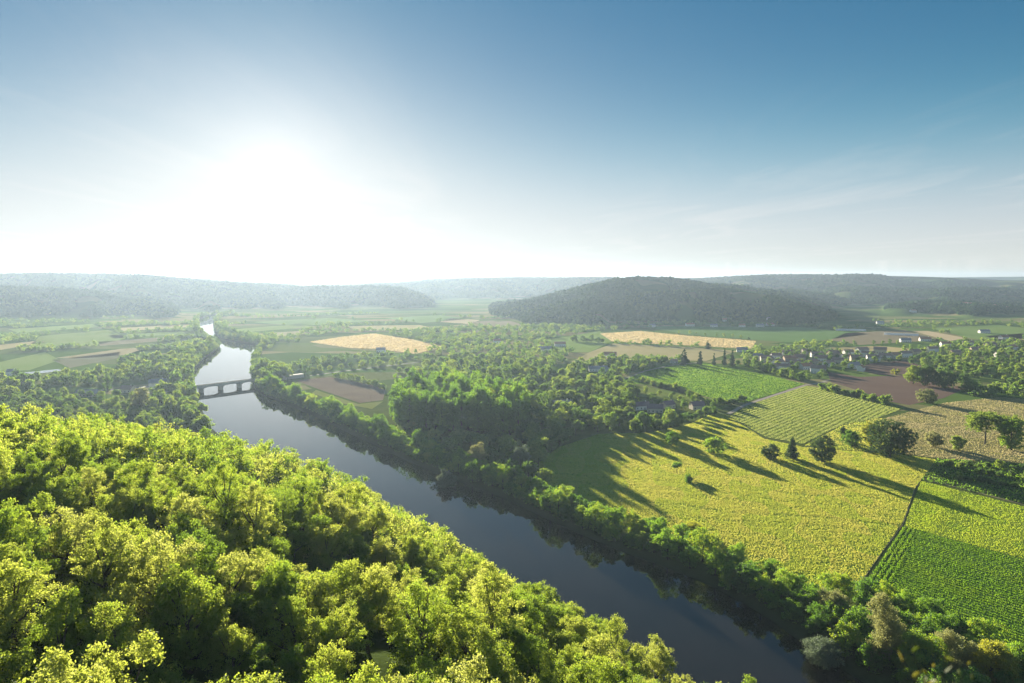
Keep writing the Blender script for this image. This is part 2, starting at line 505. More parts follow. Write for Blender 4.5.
# ------------------------------------------------------------------ foliage masses (one object each)
def tree_mass(name, P, Z, Hs, Rs, n, leaf, mat, kind='round', sig=.7, label='', cat='wood', seed=0, structs=5):
    r = np.random.default_rng(500 + seed)
    tpl = []
    for k in range(structs):
        p, _, out = crown_points(kind, 1.0 * 13, 5.5, n, r, sig)
        V, F = leaf_cards(p, leaf, r, out=out); tpl.append(V.reshape(-1, 3))
    Vs, T = [], []
    for i, (x, y) in enumerate(P):
        V = tpl[i % structs]
        a = r.uniform(0, 6.28); c, s = math.cos(a), math.sin(a)
        sx = Rs[i] / 5.5; sz = Hs[i] / 13
        Q = np.stack([(V[:, 0] * c - V[:, 1] * s) * sx + x, (V[:, 0] * s + V[:, 1] * c) * sx + y, V[:, 2] * sz + Z[i]], 1)
        Vs.append(Q); T.append(np.full(len(Q), r.random()))
    V = np.vstack(Vs); T = np.concatenate(T)
    F = np.arange(len(V)).reshape(-1, 4)
    me = mesh_np(name, V, F, {'tint': T})
    o = link(name, me, mat)
    return tag(o, label, cat, kind='stuff')

# ================================================================== terrain
def build_ground():
    fine = np.radians(np.arange(-47, 47.01, .23))
    rest = np.radians(np.arange(51, 309.1, 6))
    ang = np.concatenate([fine, rest])
    rad = [4.0]
    while rad[-1] < 11000: rad.append(rad[-1] + min(max(rad[-1] * .0085, 1.3), 70))
    rad = np.array(rad)
    A, R_ = np.meshgrid(ang, rad)
    X = R_ * np.sin(A); Y = R_ * np.cos(A)
    Z = np.zeros_like(X)
    for i in range(0, len(rad), 60):
        Z[i:i+60] = terrain(X[i:i+60], Y[i:i+60])
    rz = ridge_z(X, Y)
    s, r = slope_coords(X, Y)
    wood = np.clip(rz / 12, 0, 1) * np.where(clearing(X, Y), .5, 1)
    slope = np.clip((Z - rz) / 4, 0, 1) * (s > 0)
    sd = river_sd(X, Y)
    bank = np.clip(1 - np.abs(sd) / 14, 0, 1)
    nr, na = X.shape
    V = np.stack([X, Y, Z], -1).reshape(-1, 3)
    i, j = np.meshgrid(np.arange(nr - 1), np.arange(na), indexing='ij')
    jn = (j + 1) % na
    F = np.stack([i * na + j, (i + 1) * na + j, (i + 1) * na + jn, i * na + jn], -1).reshape(-1, 4)
    c = len(V); V = np.vstack([V, [[0, 0, terrain(0., 0.)]]])
    # close the middle with quads that share the centre
    mid = [(c, k, (k + 1) % na, (k + 2) % na) for k in range(0, na - 1, 2)]
    F = np.vstack([F, np.array(mid)])
    ext = lambda a, v: np.append(a.reshape(-1), v)
    me = mesh_np('ground', V, F[:, ::-1], {'wood': ext(wood, 0), 'slope': ext(slope, 1), 'bank': ext(bank, 0)}, smooth=True)
    m, n = newmat('valley_ground')
    pos = n('ShaderNodeNewGeometry').outputs['Position']
    mp = n('ShaderNodeMapping'); mp.inputs['Rotation'].default_value = (0, 0, .5); mp.inputs['Scale'].default_value = (1 / 210, 1 / 95, 0)
    n.l(pos, mp.inputs[0])
    vo = n('ShaderNodeTexVoronoi', distance='CHEBYCHEV', i_Scale=1.0, i_Randomness=.85); n.l(mp.outputs[0], vo.inputs['Vector'])
    sep = n('ShaderNodeSeparateColor'); n.l(vo.outputs['Color'], sep.inputs[0])
    patch = n.ramp(sep.outputs[0], [(0, (.07, .14, .032)), (.22, (.11, .20, .04)), (.42, (.16, .24, .055)), (.60, (.22, .24, .085)), (.74, (.09, .16, .04)), (.86, (.36, .31, .15))])
    nz = n('ShaderNodeTexNoise', i_Scale=.06, i_Detail=6.0); n.l(pos, nz.inputs['Vector'])
    nf = n('ShaderNodeTexNoise', i_Scale=.6, i_Detail=4.0); n.l(pos, nf.inputs['Vector'])
    sward = n.mix(nz.outputs['Fac'], (.055, .095, .022), (.15, .17, .05))
    dist = n('ShaderNodeVectorMath', operation='LENGTH'); n.l(pos, dist.inputs[0])
    farf = n('ShaderNodeMapRange', n1=650.0, n2=850.0); n.l(dist.outputs['Value'], farf.inputs[0])
    col = n.mix(n.math('MULTIPLY', farf.outputs[0], .85), sward, patch)
    col = n.mix(n.math('MULTIPLY', nf.outputs['Fac'], .5), col, (.06, .085, .025))
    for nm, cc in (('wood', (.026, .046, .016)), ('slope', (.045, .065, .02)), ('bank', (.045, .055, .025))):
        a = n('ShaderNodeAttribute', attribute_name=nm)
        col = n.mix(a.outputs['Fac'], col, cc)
    p = n('ShaderNodeBsdfPrincipled', i_Roughness=1.0); p.inputs['Specular IOR Level'].default_value = 0
    n.l(col, p.inputs['Base Color'])
    bp = n('ShaderNodeBump', i_Strength=.5, i_Distance=.6); n.l(nf.outputs['Fac'], bp.inputs['Height']); n.l(bp.outputs[0], p.inputs['Normal'])
    o = n('ShaderNodeOutputMaterial'); n.l(p.outputs[0], o.inputs[0])
    g = link('ground', me, m); tag(g, 'green valley floor and wooded hills reaching the horizon', 'ground', kind='structure')

build_ground()

# river
def build_river():
    a = dist_line
    # the sheet is a little wider than the channel: it runs under the banks
    c = RIVER.mean(0)
    me = mesh_py('river', [(x, y, RZ) for x, y in RIVER], [list(range(len(RIVER)))])
    m, n = newmat('calm_water')
    pos = n('ShaderNodeNewGeometry').outputs['Position']
    n1 = n('ShaderNodeTexNoise', i_Scale=.35, i_Detail=3.0); n.l(pos, n1.inputs['Vector'])
    n2 = n('ShaderNodeTexNoise', i_Scale=.03, i_Detail=2.0); n.l(pos, n2.inputs['Vector'])
    h = n.math('MULTIPLY', n1.outputs['Fac'], n.math('MULTIPLY_ADD', n2.outputs['Fac'], 1.5, -.3))
    bp = n('ShaderNodeBump', i_Strength=.008, i_Distance=.25); n.l(h, bp.inputs['Height'])
    p = n('ShaderNodeBsdfPrincipled', i_Roughness=0.0, i_IOR=1.45)
    mud = n.mix(n2.outputs['Fac'], (.009, .011, .010), (.026, .020, .014))
    n.l(mud, p.inputs['Base Color']); n.l(bp.outputs[0], p.inputs['Normal'])
    o = n('ShaderNodeOutputMaterial'); n.l(p.outputs[0], o.inputs[0])
    tag(link('river', me, m), 'calm dark river winding through the valley', 'river', kind='structure')
build_river()

# ================================================================== fields
FIELDS = {}
FPOLYS = []
def field(name, px, z, mat, label):
    P = W(px); FPOLYS.append(P)
    area = .5 * np.sum(P[:, 0] * np.roll(P[:, 1], -1) - P[:, 1] * np.roll(P[:, 0], -1))
    if area < 0: P = P[::-1]
    me = mesh_py(name, [(x, y, z) for x, y in P], [list(range(len(P)))])
    o = link(name, me, mat)
    tag(o, label, 'field', kind='structure')
    return P

def unitv(a, b):
    d = at(*b) - at(*a); return d / np.linalg.norm(d)

MEADOW = field('hay_meadow', [(556, 508), (541, 485), (538, 462), (560, 447), (600, 434), (650, 433), (690, 424), (716, 412), (735, 420), (764, 439), (802, 447), (836, 450), (905, 455), (936, 460), (915, 488), (903, 522), (882, 552), (858, 587), (800, 585), (735, 563), (690, 545), (640, 530), (600, 520)], .05,
    field_mat('meadow_sward', (.13, .25, .03), (.23, .27, .05), big=.03, fine=.35), 'wide yellow green hay meadow beside the river')
d_str = unitv((745, 406), (806, 386))
nrm = (-d_str[1], d_str[0])
STRIPE = field('striped_hay_field', [(730, 417), (746, 406), (806, 386), (822, 388), (862, 398), (905, 408), (878, 418), (842, 425), (803, 444), (766, 437)], .06,
    field_mat('striped_sward', (.14, .20, .035), (.20, .24, .06), rows=(nrm, 5.0, .5, (.10, .17, .03)), big=.02), 'pale green field striped with mown rows')
GREEN = field('green_field', [(612, 383), (645, 371.5), (675, 365.5), (708, 364), (764, 374.5), (805, 384), (743, 403), (716, 399), (678, 390), (640, 384)], .06,
    field_mat('young_crop', (.075, .16, .020), (.10, .20, .026), big=.015), 'bright green crop field beyond the hedge')
PLOUGH = field('ploughed_field', [(827, 371.5), (858, 377), (911, 375), (966, 388), (944, 398), (909, 405), (891, 402), (860, 391), (831, 382)], .06,
    field_mat('bare_soil', (.155, .105, .082), (.21, .15, .115), rows=((.8, .6), 5, .3, (.12, .08, .062)), big=.02), 'bare brown ploughed field beside the village')
field('ploughed_field', [(866, 364), (905, 360), (922, 366), (916, 374), (880, 375), (860, 370)], .05,
    field_mat('bare_soil_far', (.15, .10, .08), (.2, .145, .11)), 'narrow brown ploughed strip behind the larger one')
STRIPG = field('light_green_field', [(921, 481), (1060, 516), (1060, 569), (904, 526)], .06,
    field_mat('light_crop', (.14, .22, .020), (.20, .26, .04), big=.03), 'light green crop strip at the right edge')
d_row = unitv((903, 526), (1030, 561)); nrow = (-d_row[1], d_row[0])
DARKG = field('dark_green_field', [(917, 530), (1060, 570), (1060, 664), (900, 617), (884, 600)], .06,
    field_mat('maize_rows', (.07, .15, .020), (.11, .20, .03), rows=(nrow, 2.4, .5, (.05, .105, .02)), big=.04), 'dark green maize field in rows at the lower right')
d_hl = unitv((903, 526), (862, 588)); nhl = (-d_hl[1], d_hl[0])
HEADL = field('maize_headland', [(903.5, 526.5), (917, 530), (884, 600), (862, 588)], .055,
    field_mat('headland_rows', (.06, .13, .02), (.09, .17, .03), rows=(nhl, 2.2, .7, (.03, .06, .016)), big=.04), 'strip of maize rows along the edge of the meadow')
SCRUB = field('rough_pasture', [(938, 459), (1060, 466), (1060, 512), (921, 480)], .045,
    field_mat('rough_sward', (.06, .10, .025), (.12, .15, .04), (.09, .08, .04), big=.05), 'rough scrubby pasture right of the meadow')
DRY = field('dry_meadow', [(905, 413), (944, 403), (1000, 397), (1060, 402), (1060, 465.5), (938, 458.5), (905, 454), (884, 430), (886, 418)], .05,
    field_mat('dry_sward', (.20, .20, .065), (.30, .25, .12), (.15, .17, .05), big=.02), 'dry golden meadow behind the single trees')
WHEAT = field('wheat_field', [(309, 342), (340, 337), (374, 333.5), (410, 339), (444, 346.5), (415, 354), (380, 349), (350, 348)], .06,
    field_mat('ripe_wheat', (.48, .36, .17), (.58, .45, .24), big=.01), 'ripe wheat field behind the river bend')
WHEAT2 = field('wheat_field', [(600, 333.5), (640, 331), (690, 336), (756, 341), (752, 349), (700, 346), (655, 344), (612, 341.5)], .06,
    field_mat('ripe_wheat_two', (.45, .36, .16), (.55, .44, .22), big=.012), 'long ripe wheat field before the wooded hill')
STUB = field('stubble_field', [(571, 362), (590, 352), (613, 343.5), (655, 345.5), (700, 348), (738, 351), (706, 361), (670, 360), (640, 357)], .055,
    field_mat('stubble', (.34, .31, .14), (.46, .38, .2), big=.012), 'dull stubble field between wheat and garden trees')
PATCH = field('fallow_field', [(296, 380.5), (330, 377), (352, 381), (386, 388), (383, 400), (360, 403), (318, 389)], .055,
    field_mat('fallow_soil', (.17, .13, .10), (.24, .19, .13), big=.03), 'fallow brown field behind the riverside trees')
field('bright_pasture', [(316, 390), (358, 404), (383, 401.5), (372, 409), (340, 403), (312, 393)], .05,
    field_mat('bright_sward', (.17, .21, .05), (.24, .25, .08), big=.03), 'bright strip of pasture beside the fallow field')
CORNER = field('meadow_corner', [(842, 425.5), (878, 418.5), (886, 418.5), (883, 430), (903, 454), (837, 449.5), (805, 445.5)], .045,
    field_mat('corner_sward', (.13, .23, .035), (.24, .26, .06), big=.03), 'rough grassy corner between the striped field and the meadow')
# patchwork farther off
for name, px, a, b, lab in [
    ('green_field', [(545, 340), (600, 331), (612, 341), (590, 352), (556, 352)], (.18, .28, .06), (.24, .30, .09), 'green pasture left of the wheat'),
    ('green_field', [(640, 326), (800, 327), (870, 334), (800, 343), (757, 340), (690, 335)], (.12, .21, .06), (.15, .24, .08), 'blue green field under the wooded hill'),
    ('tan_field', [(846, 333), (905, 330), (940, 340), (860, 345), (830, 340)], (.22, .19, .12), (.28, .23, .14), 'tan field beyond the village'),
    ('wheat_field', [(822, 348), (880, 346), (912, 349), (900, 352), (840, 352)], (.44, .36, .16), (.5, .4, .2), 'thin golden strip behind the village trees'),
    ('wheat_field', [(912, 331), (928, 331), (966, 338), (950, 341)], (.48, .38, .22), (.55, .44, .27), 'pale harvested strip beyond the greenhouses'),
    ('green_field', [(930, 328), (1000, 325), (1060, 333), (1000, 342), (968, 338)], (.16, .25, .07), (.21, .28, .09), 'green field with a golden rim at the far right'),
    ('wheat_field', [(985, 336), (1060, 331), (1060, 338), (1000, 341)], (.42, .34, .17), (.48, .38, .2), 'golden field at the far right edge'),
    ('green_field', [(40, 336), (108, 330), (130, 338), (90, 346), (30, 345)], (.2, .28, .08), (.26, .31, .11), 'light green field left of the upper river'),
    ('wheat_field', [(55, 358), (120, 349), (150, 347), (125, 355), (85, 358)], (.36, .31, .17), (.42, .35, .2), 'pale cut strip left of the river'),
    ('tan_field', [(52, 360), (120, 352), (118, 358), (70, 368)], (.18, .19, .11), (.23, .22, .13), 'grey green ploughed strip on the left'),
    ('green_field', [(0, 362), (45, 352), (60, 360), (30, 370), (-30, 374)], (.2, .29, .08), (.26, .32, .11), 'bright pasture at the left edge'),
    ('tan_field', [(98, 342), (166, 337), (162, 341), (100, 346)], (.24, .22, .13), (.3, .27, .17), 'tan strip between hedges left of the upper river'),
    ('green_field', [(108, 335.5), (182, 331), (186, 333.5), (114, 338.5)], (.2, .29, .08), (.26, .33, .11), 'light green strip left of the upper river, below the pale one'),
    ('wheat_field', [(118, 328), (188, 324.5), (192, 327), (124, 331)], (.42, .36, .18), (.48, .41, .22), 'pale strip left of the upper river, near the hills'),
    ('wheat_field', [(-20, 347), (40, 340.5), (46, 342), (0, 350)], (.42, .36, .18), (.48, .41, .22), 'pale strip at the left edge among the hedges'),
    ('green_field', [(8, 329), (92, 324), (100, 327), (18, 333)], (.2, .29, .08), (.26, .33, .11), 'light green strip at the foot of the left hills'),
    ('green_field', [(225, 330), (300, 324), (312, 327), (236, 333)], (.2, .28, .08), (.26, .32, .11), 'light green strip right of the upper river'),
    ('wheat_field', [(345, 326), (420, 325), (436, 329), (360, 331)], (.40, .35, .17), (.46, .40, .2), 'pale strip behind the ripe wheat field'),
    ('wheat_field', [(255, 334), (300, 331), (312, 333), (280, 337)], (.32, .30, .16), (.38, .34, .2), 'pale field right of the river bend'),
    ('tan_field', [(470, 322), (530, 318), (545, 324), (500, 328)], (.25, .22, .14), (.3, .26, .16), 'tan field left of the wooded hill'),
    ('green_field', [(385, 318), (440, 315), (470, 319), (420, 323)], (.17, .26, .08), (.22, .30, .11), 'pale green field far up the valley'),
    ('green_field', [(250, 322), (330, 318), (372, 321), (300, 326)], (.17, .26, .08), (.22, .30, .11), 'pale green field beyond the upper river'),
    ('wheat_field', [(450, 318), (480, 320), (470, 324), (440, 322)], (.46, .38, .22), (.5, .42, .25), 'small golden field far up the valley')]:
    field(name, px, .05 + .004 * (len(FIELDS) % 3), field_mat(name + '_soil', a, b, big=.01), lab)

VERGE = field('grass_verge', [(606, 388), (614, 384), (640, 386), (678, 392), (716, 401), (730, 405), (716, 412), (690, 404), (640, 396)], .05,
    field_mat('verge_sward', (.12, .19, .035), (.20, .22, .06), big=.03), 'bright grass verge below the hedge')
# lanes
def lane(name, px, width, mat, label, z=.09):
    P = W(px); n = len(P)
    L, R_ = [], []
    for i in range(n):
        d = P[min(i + 1, n - 1)] - P[max(i - 1, 0)]; d /= np.linalg.norm(d)
        q = np.array([-d[1], d[0]]) * width / 2
        L.append(P[i] + q); R_.append(P[i] - q)
    V = [(*p, z) for p in L] + [(*p, z) for p in R_]
    F = [(i + 1, i, n + i, n + i + 1) for i in range(n - 1)]
    tag(link(name, mesh_py(name, V, F), mat), label, 'road', kind='structure')
gravel = plain_mat('gravel', (.22, .19, .15), (.32, .28, .22), .8)
asphalt = plain_mat('asphalt', (.05, .05, .052), (.08, .08, .08), 1.5)
dirt = plain_mat('dirt', (.16, .14, .07), (.28, .24, .13), .5)
lane('lane', [(728, 414), (745, 405), (775, 395), (806, 385), (822, 382.5), (829, 380)], 4.5, gravel, 'gravel lane between the two green fields')
lane('lane', [(606, 386), (622, 380), (645, 371), (675, 364.5), (700, 362.5)], 4, gravel, 'curved lane along the top of the green field')
lane('field_path', [(936, 460), (915, 488), (903, 524), (882, 552), (857, 588)], .45, dirt, 'thin path between meadow and maize', .1)
lane('field_path', [(833, 450), (880, 463), (925, 479), (1060, 514)], 1.3, dirt, 'narrow track along the row of single trees', .1)
lane('road', [(150, 386), (175, 385.5), (196, 385)], 6, asphalt, 'road leading onto the bridge')
lane('road', [(262, 379), (300, 377), (345, 371), (420, 362), (470, 358)], 3.2, asphalt, 'road leaving the bridge to the right')
lane('road', [(20, 398), (85, 392), (130, 388), (160, 386)], 9, asphalt, 'grey road through the hamlet on the left')

d_hay = unitv((640, 520), (880, 545))
# ================================================================== grass and crops
def grass_mat(name, cols, trans, tfac=.5):
    return leaf_mat(name, cols, trans, tfac, gloss=.02, island=.12)

def grass(name, poly, dens, h, w, mat, label, rows=None, seed=0, keep=None, cat='grass', patch=0.5, streak=None):
    r = np.random.default_rng(900 + seed)
    lo, hi = poly.min(0), poly.max(0)
    if rows is None:
        n = int(np.prod(hi - lo) * dens)
        P = lo + r.random((n, 2)) * (hi - lo)
    else:
        d, nn, per = rows
        d = np.array(d); nn = np.array(nn)
        n = int(np.prod(hi - lo) * dens * 1.6)
        P = lo + r.random((n, 2)) * (hi - lo)
        k = P @ nn; q = np.round(k / per) * per + r.normal(0, per * .2, n)
        P = P + np.outer(q - k, nn)
    P = P[inside(poly, P[:, 0], P[:, 1])]
    ph = wob(P[:, 0], P[:, 1], 22, seed) * .5 + wob(P[:, 0], P[:, 1], 7, seed + 1) * .5
    if streak is not None:
        q = P @ np.array(streak) + 2.5 * wob(P[:, 0], P[:, 1], 60, seed + 3)
        ph = ph * .6 + .8 * wob(q, q * 0, 11, seed + 7)
    P = P[r.random(len(P)) < np.clip(1 - patch + patch * ph, .15, 1)]
    X, Y, D = project(np.column_stack([P, np.zeros(len(P))]))
    m = (X > -80) & (X < 1104) & (Y < 760)
    P = P[m]; n = len(P)
    a = r.uniform(0, 6.28, n); hh = h * r.uniform(.5, 1.3, n) ; ww = w * r.uniform(.6, 1.3, n)
    z = np.full(n, .04)
    tx, ty = np.cos(a) * ww / 2, np.sin(a) * ww / 2
    lean = r.normal(0, .3, (n, 2)) * hh[:, None]
    V = np.stack([np.stack([P[:, 0] - tx, P[:, 1] - ty, z], 1), np.stack([P[:, 0] + tx, P[:, 1] + ty, z], 1),
                  np.stack([P[:, 0] + tx * .6 + lean[:, 0], P[:, 1] + ty * .6 + lean[:, 1], z + hh], 1),
                  np.stack([P[:, 0] - tx * .6 + lean[:, 0] * .7, P[:, 1] - ty * .6 + lean[:, 1] * .7, z + hh * .85], 1)], 1).reshape(-1, 3)
    F = np.arange(4 * n).reshape(n, 4)
    tint = np.repeat(np.clip(.5 + .4 * wob(P[:, 0], P[:, 1], 35, seed + 5), 0, .98), 4)
    tag(link(name, mesh_np(name, V, F, {'tint': tint}), mat), label, cat, kind='stuff')

GM = {}
GM['hay'] = grass_mat('hay_grass', [(.14, .25, .03), (.19, .26, .04), (.26, .26, .05)], [(.58, .66, .07), (.72, .70, .11), (.80, .70, .17)])
GM['green'] = grass_mat('green_grass', [(.07, .14, .02), (.10, .18, .025), (.13, .2, .03)], [(.18, .34, .03), (.25, .42, .035), (.34, .46, .05)])
GM['light'] = grass_mat('light_grass', [(.15, .25, .025), (.2, .28, .035), (.24, .3, .05)], [(.52, .70, .04), (.60, .72, .05), (.66, .72, .08)])
GM['maize'] = grass_mat('maize_leaves', [(.055, .13, .015), (.075, .155, .02), (.10, .17, .025)], [(.20, .40, .02), (.27, .46, .025), (.36, .50, .03)])
GM['pale'] = grass_mat('mown_pale_grass', [(.18, .24, .05), (.23, .27, .07), (.27, .29, .09)], [(.42, .50, .10), (.48, .53, .13), (.54, .56, .17)])
GM['dry'] = grass_mat('dry_grass', [(.18, .18, .06), (.26, .23, .1), (.34, .28, .15)], [(.4, .38, .12), (.5, .44, .2), (.58, .48, .26)])
GM['wheat'] = grass_mat('wheat_ears', [(.4, .3, .14), (.48, .37, .18), (.52, .42, .24)], [(.55, .42, .2), (.6, .48, .26), (.64, .54, .32)])

grass('meadow_grass', MEADOW, 9.0, .40, .34, GM['hay'], 'tall yellowing grass of the hay meadow', seed=1, patch=.3, streak=(-d_hay[1], d_hay[0]))
grass('mown_grass', STRIPE, 1.6, .3, .7, GM['pale'], 'pale grass in mown stripes', rows=(d_str, nrm, 5.0), seed=2, patch=.3)
grass('crop_leaves', GREEN, .55, .4, 1.3, GM['green'], 'young crop leaves on the bright green field', seed=3, patch=.2)
grass('crop_leaves', STRIPG, 6.0, .32, .38, GM['light'], 'light green crop leaves at the right edge', seed=4, patch=.4, streak=nhl)
grass('maize_plants', DARKG, 6.0, .36, .34, GM['maize'], 'dark green maize plants in rows', rows=(d_row, nrow, 2.4), seed=5, cat='crop', patch=.4, streak=nrow)
grass('maize_plants', HEADL, 4.0, .45, .45, GM['maize'], 'maize plants in rows along the meadow edge', rows=(d_hl, nhl, 2.2), seed=6, cat='crop', patch=.2)
grass('rough_grass', SCRUB, 1.2, .8, .9, GM['green'], 'rough grass between the pasture bushes', seed=7)
grass('dry_grass', DRY, 2.2, .4, .6, GM['dry'], 'dry grass of the golden meadow', seed=8)
grass('meadow_grass', CORNER, 2.5, .5, .5, GM['hay'], 'rough grass of the meadow corner behind the big dark tree', seed=11)
grass('wheat_stalks', WHEAT, .10, .7, 2.6, GM['wheat'], 'ripe wheat behind the river bend', seed=9, cat='crop', patch=.2)
grass('wheat_stalks', WHEAT2, .10, .7, 2.6, GM['wheat'], 'ripe wheat before the wooded hill', seed=10, cat='crop', patch=.2)

# ================================================================== the wooded slope in front
def visible(P, top, lift=4.5):
    """is the point above P free of the slope's canopy, seen from the belvedere"""
    X, Y = P[:, 0], P[:, 1]
    ok = np.ones(len(P), bool)
    for t in np.linspace(.12, .93, 48):
        zray = H + (top - H) * t
        ok &= zray > terrain(X * t, Y * t) + lift * (np.hypot(X * t, Y * t) > 48)
    return ok

hill_poly = np.array([np.array(P0) + NR * (-a) + DR * (b - RC) for a, b in ((1, -260), (1, 520), (230, 520), (400, 250), (230, -40), (60, -260))])
hp = poisson(hill_poly, 5.4, np.random.default_rng(11), keep=lambda x, y: (river_sd(x, y) > 2.5) & (np.hypot(x, y + 6) > 33))
hz = terrain(hp[:, 0], hp[:, 1])
s_, r_ = slope_coords(hp[:, 0], hp[:, 1])
pxx, pyy, dep = project(np.column_stack([hp, hz + 10]))
in_view = (dep > 5) & (pxx > -70) & (pxx < 1090) & (pyy < 960) & (pyy > 370) & (hz > 2.0)
hp, hz = hp[in_view], hz[in_view]
vis = visible(hp, hz + 12)
hp, hz = hp[vis], hz[vis]
od = np.argsort(np.hypot(hp[:, 0], hp[:, 1]))
hp, hz = hp[od], hz[od]
print('slope trees', len(hp))
rt = np.random.default_rng(12)
NIND = 295
for i in range(min(NIND, len(hp))):
    x, y = hp[i]; d = math.hypot(x, y)
    pr = NEARB[rt.integers(2)] if rt.random() < .16 else NEAR[rt.integers(len(NEAR))]
    plant('hillside_tree', pr, x, y, hz[i] - .3, rt.uniform(.66, 1.12), rt.uniform(.95, 1.25),
          label='sunlit yellow green broadleaf tree in the dense wood covering the near slope', group='trees of the wooded slope in the foreground')
if len(hp) > NIND:
    q = hp[NIND:]; n = len(q)
    tree_mass('slope_wood', q, hz[NIND:] - .3, rt.uniform(9, 14, n), rt.uniform(3.4, 5.2, n), 1500, .55, M['slope'], sig=.5,
              label='farther part of the wood on the near slope where it falls to the river', seed=1)

# ================================================================== trees of the valley
def zof(P): return terrain(P[:, 0], P[:, 1])
rv = np.random.default_rng(21)

# the band along the far bank
band = [p for p in Rb if p[1] > 60]
bank_line = np.array([p for p in Rb[:int(len(Rb) * .62)]])
def bank_band(off, step, protos, sc, seed, label, group, name='riverside_tree', lo=0, hi=None):
    r = np.random.default_rng(seed)
    pts = along(bank_line, step, r, .35, -off)
    sd = river_sd(pts[:, 0], pts[:, 1])
    for p, d in zip(pts, sd):
        if d < .8: p += NR * (2.0 - d)
        X, Y, D = project(np.array([p[0], p[1], 5.0]))
        if X < lo or X > 1100 or Y > 760 or (hi and X > hi): continue
        plant(name, protos[r.integers(len(protos))], p[0], p[1], float(terrain(p[0], p[1])) - .2, r.uniform(*sc), r.uniform(.85, 1.15), label=label, group=group)
bank_band(5.2, 6.3, BANK, (.6, .95), 31, 'low bushy green tree leaning over the water on the far bank', 'bushy trees along the far river bank')
bank_band(14.0, 8.0, BANK, (.8, 1.1), 32, 'taller bushy tree in the second row of the far bank, meadow side', 'second row of trees along the far river bank')

bank_band(23.0, 9.0, BANK, (.6, .85), 33, 'low bright tree on the landward edge of the far bank, beside the fields', 'landward edge of the far bank trees', lo=640)
for off_, sd_ in ((31, 34), (40, 35), (49, 36)):
    bank_band(off_, 8.5, [BANK[0], BANK[2]], (.75, 1.05), sd_, 'bushy tree filling the corner between the far bank and the maize field', 'trees between maize and far bank', lo=862)
def shore(px, side, protos, sc, step, label, group, seed, off=5):
    r = np.random.default_rng(seed)
    for p in along(W(px, RZ), step, r, .3, off * side):
        if river_sd(p[0], p[1]) > 1.5:
            plant('shoreline_tree', protos[r.integers(len(protos))], p[0], p[1], float(terrain(p[0], p[1])) - .2, r.uniform(*sc), r.uniform(.85, 1.15), label=label, group=group)
shore(LEFT_PX[2:8], 1, FARI, (.7, 1.0), 10, 'hazy tree at the water edge of the left bank around the bridge', 'left shore around the bridge', 61)
shore(LEFT_PX[2:8], 1, FARI, (.9, 1.2), 13, 'hazy tree behind the water edge of the left bank around the bridge', 'second row of the left shore around the bridge', 62, 17)
shore(LEFT_PX[7:14], 1, FARI, (.7, 1.1), 20, 'far hazy tree on the left bank of the upper river', 'left shore of the upper river', 63, 8)
shore(RIGHT_PX[22:30], -1, FARI, (.8, 1.2), 17, 'far hazy tree on the right bank of the upper river', 'right shore of the upper river', 64, 8)
shore(RIGHT_PX[22:27], -1, FARI, (1.0, 1.4), 22, 'tall hazy tree behind the right bank of the upper river', 'second row of the right upper shore', 66, 26)
shore(RIGHT_PX[16:23], -1, FARI, (.7, 1.0), 10, 'hazy tree on the right bank beyond the bridge', 'right shore beyond the bridge', 65)
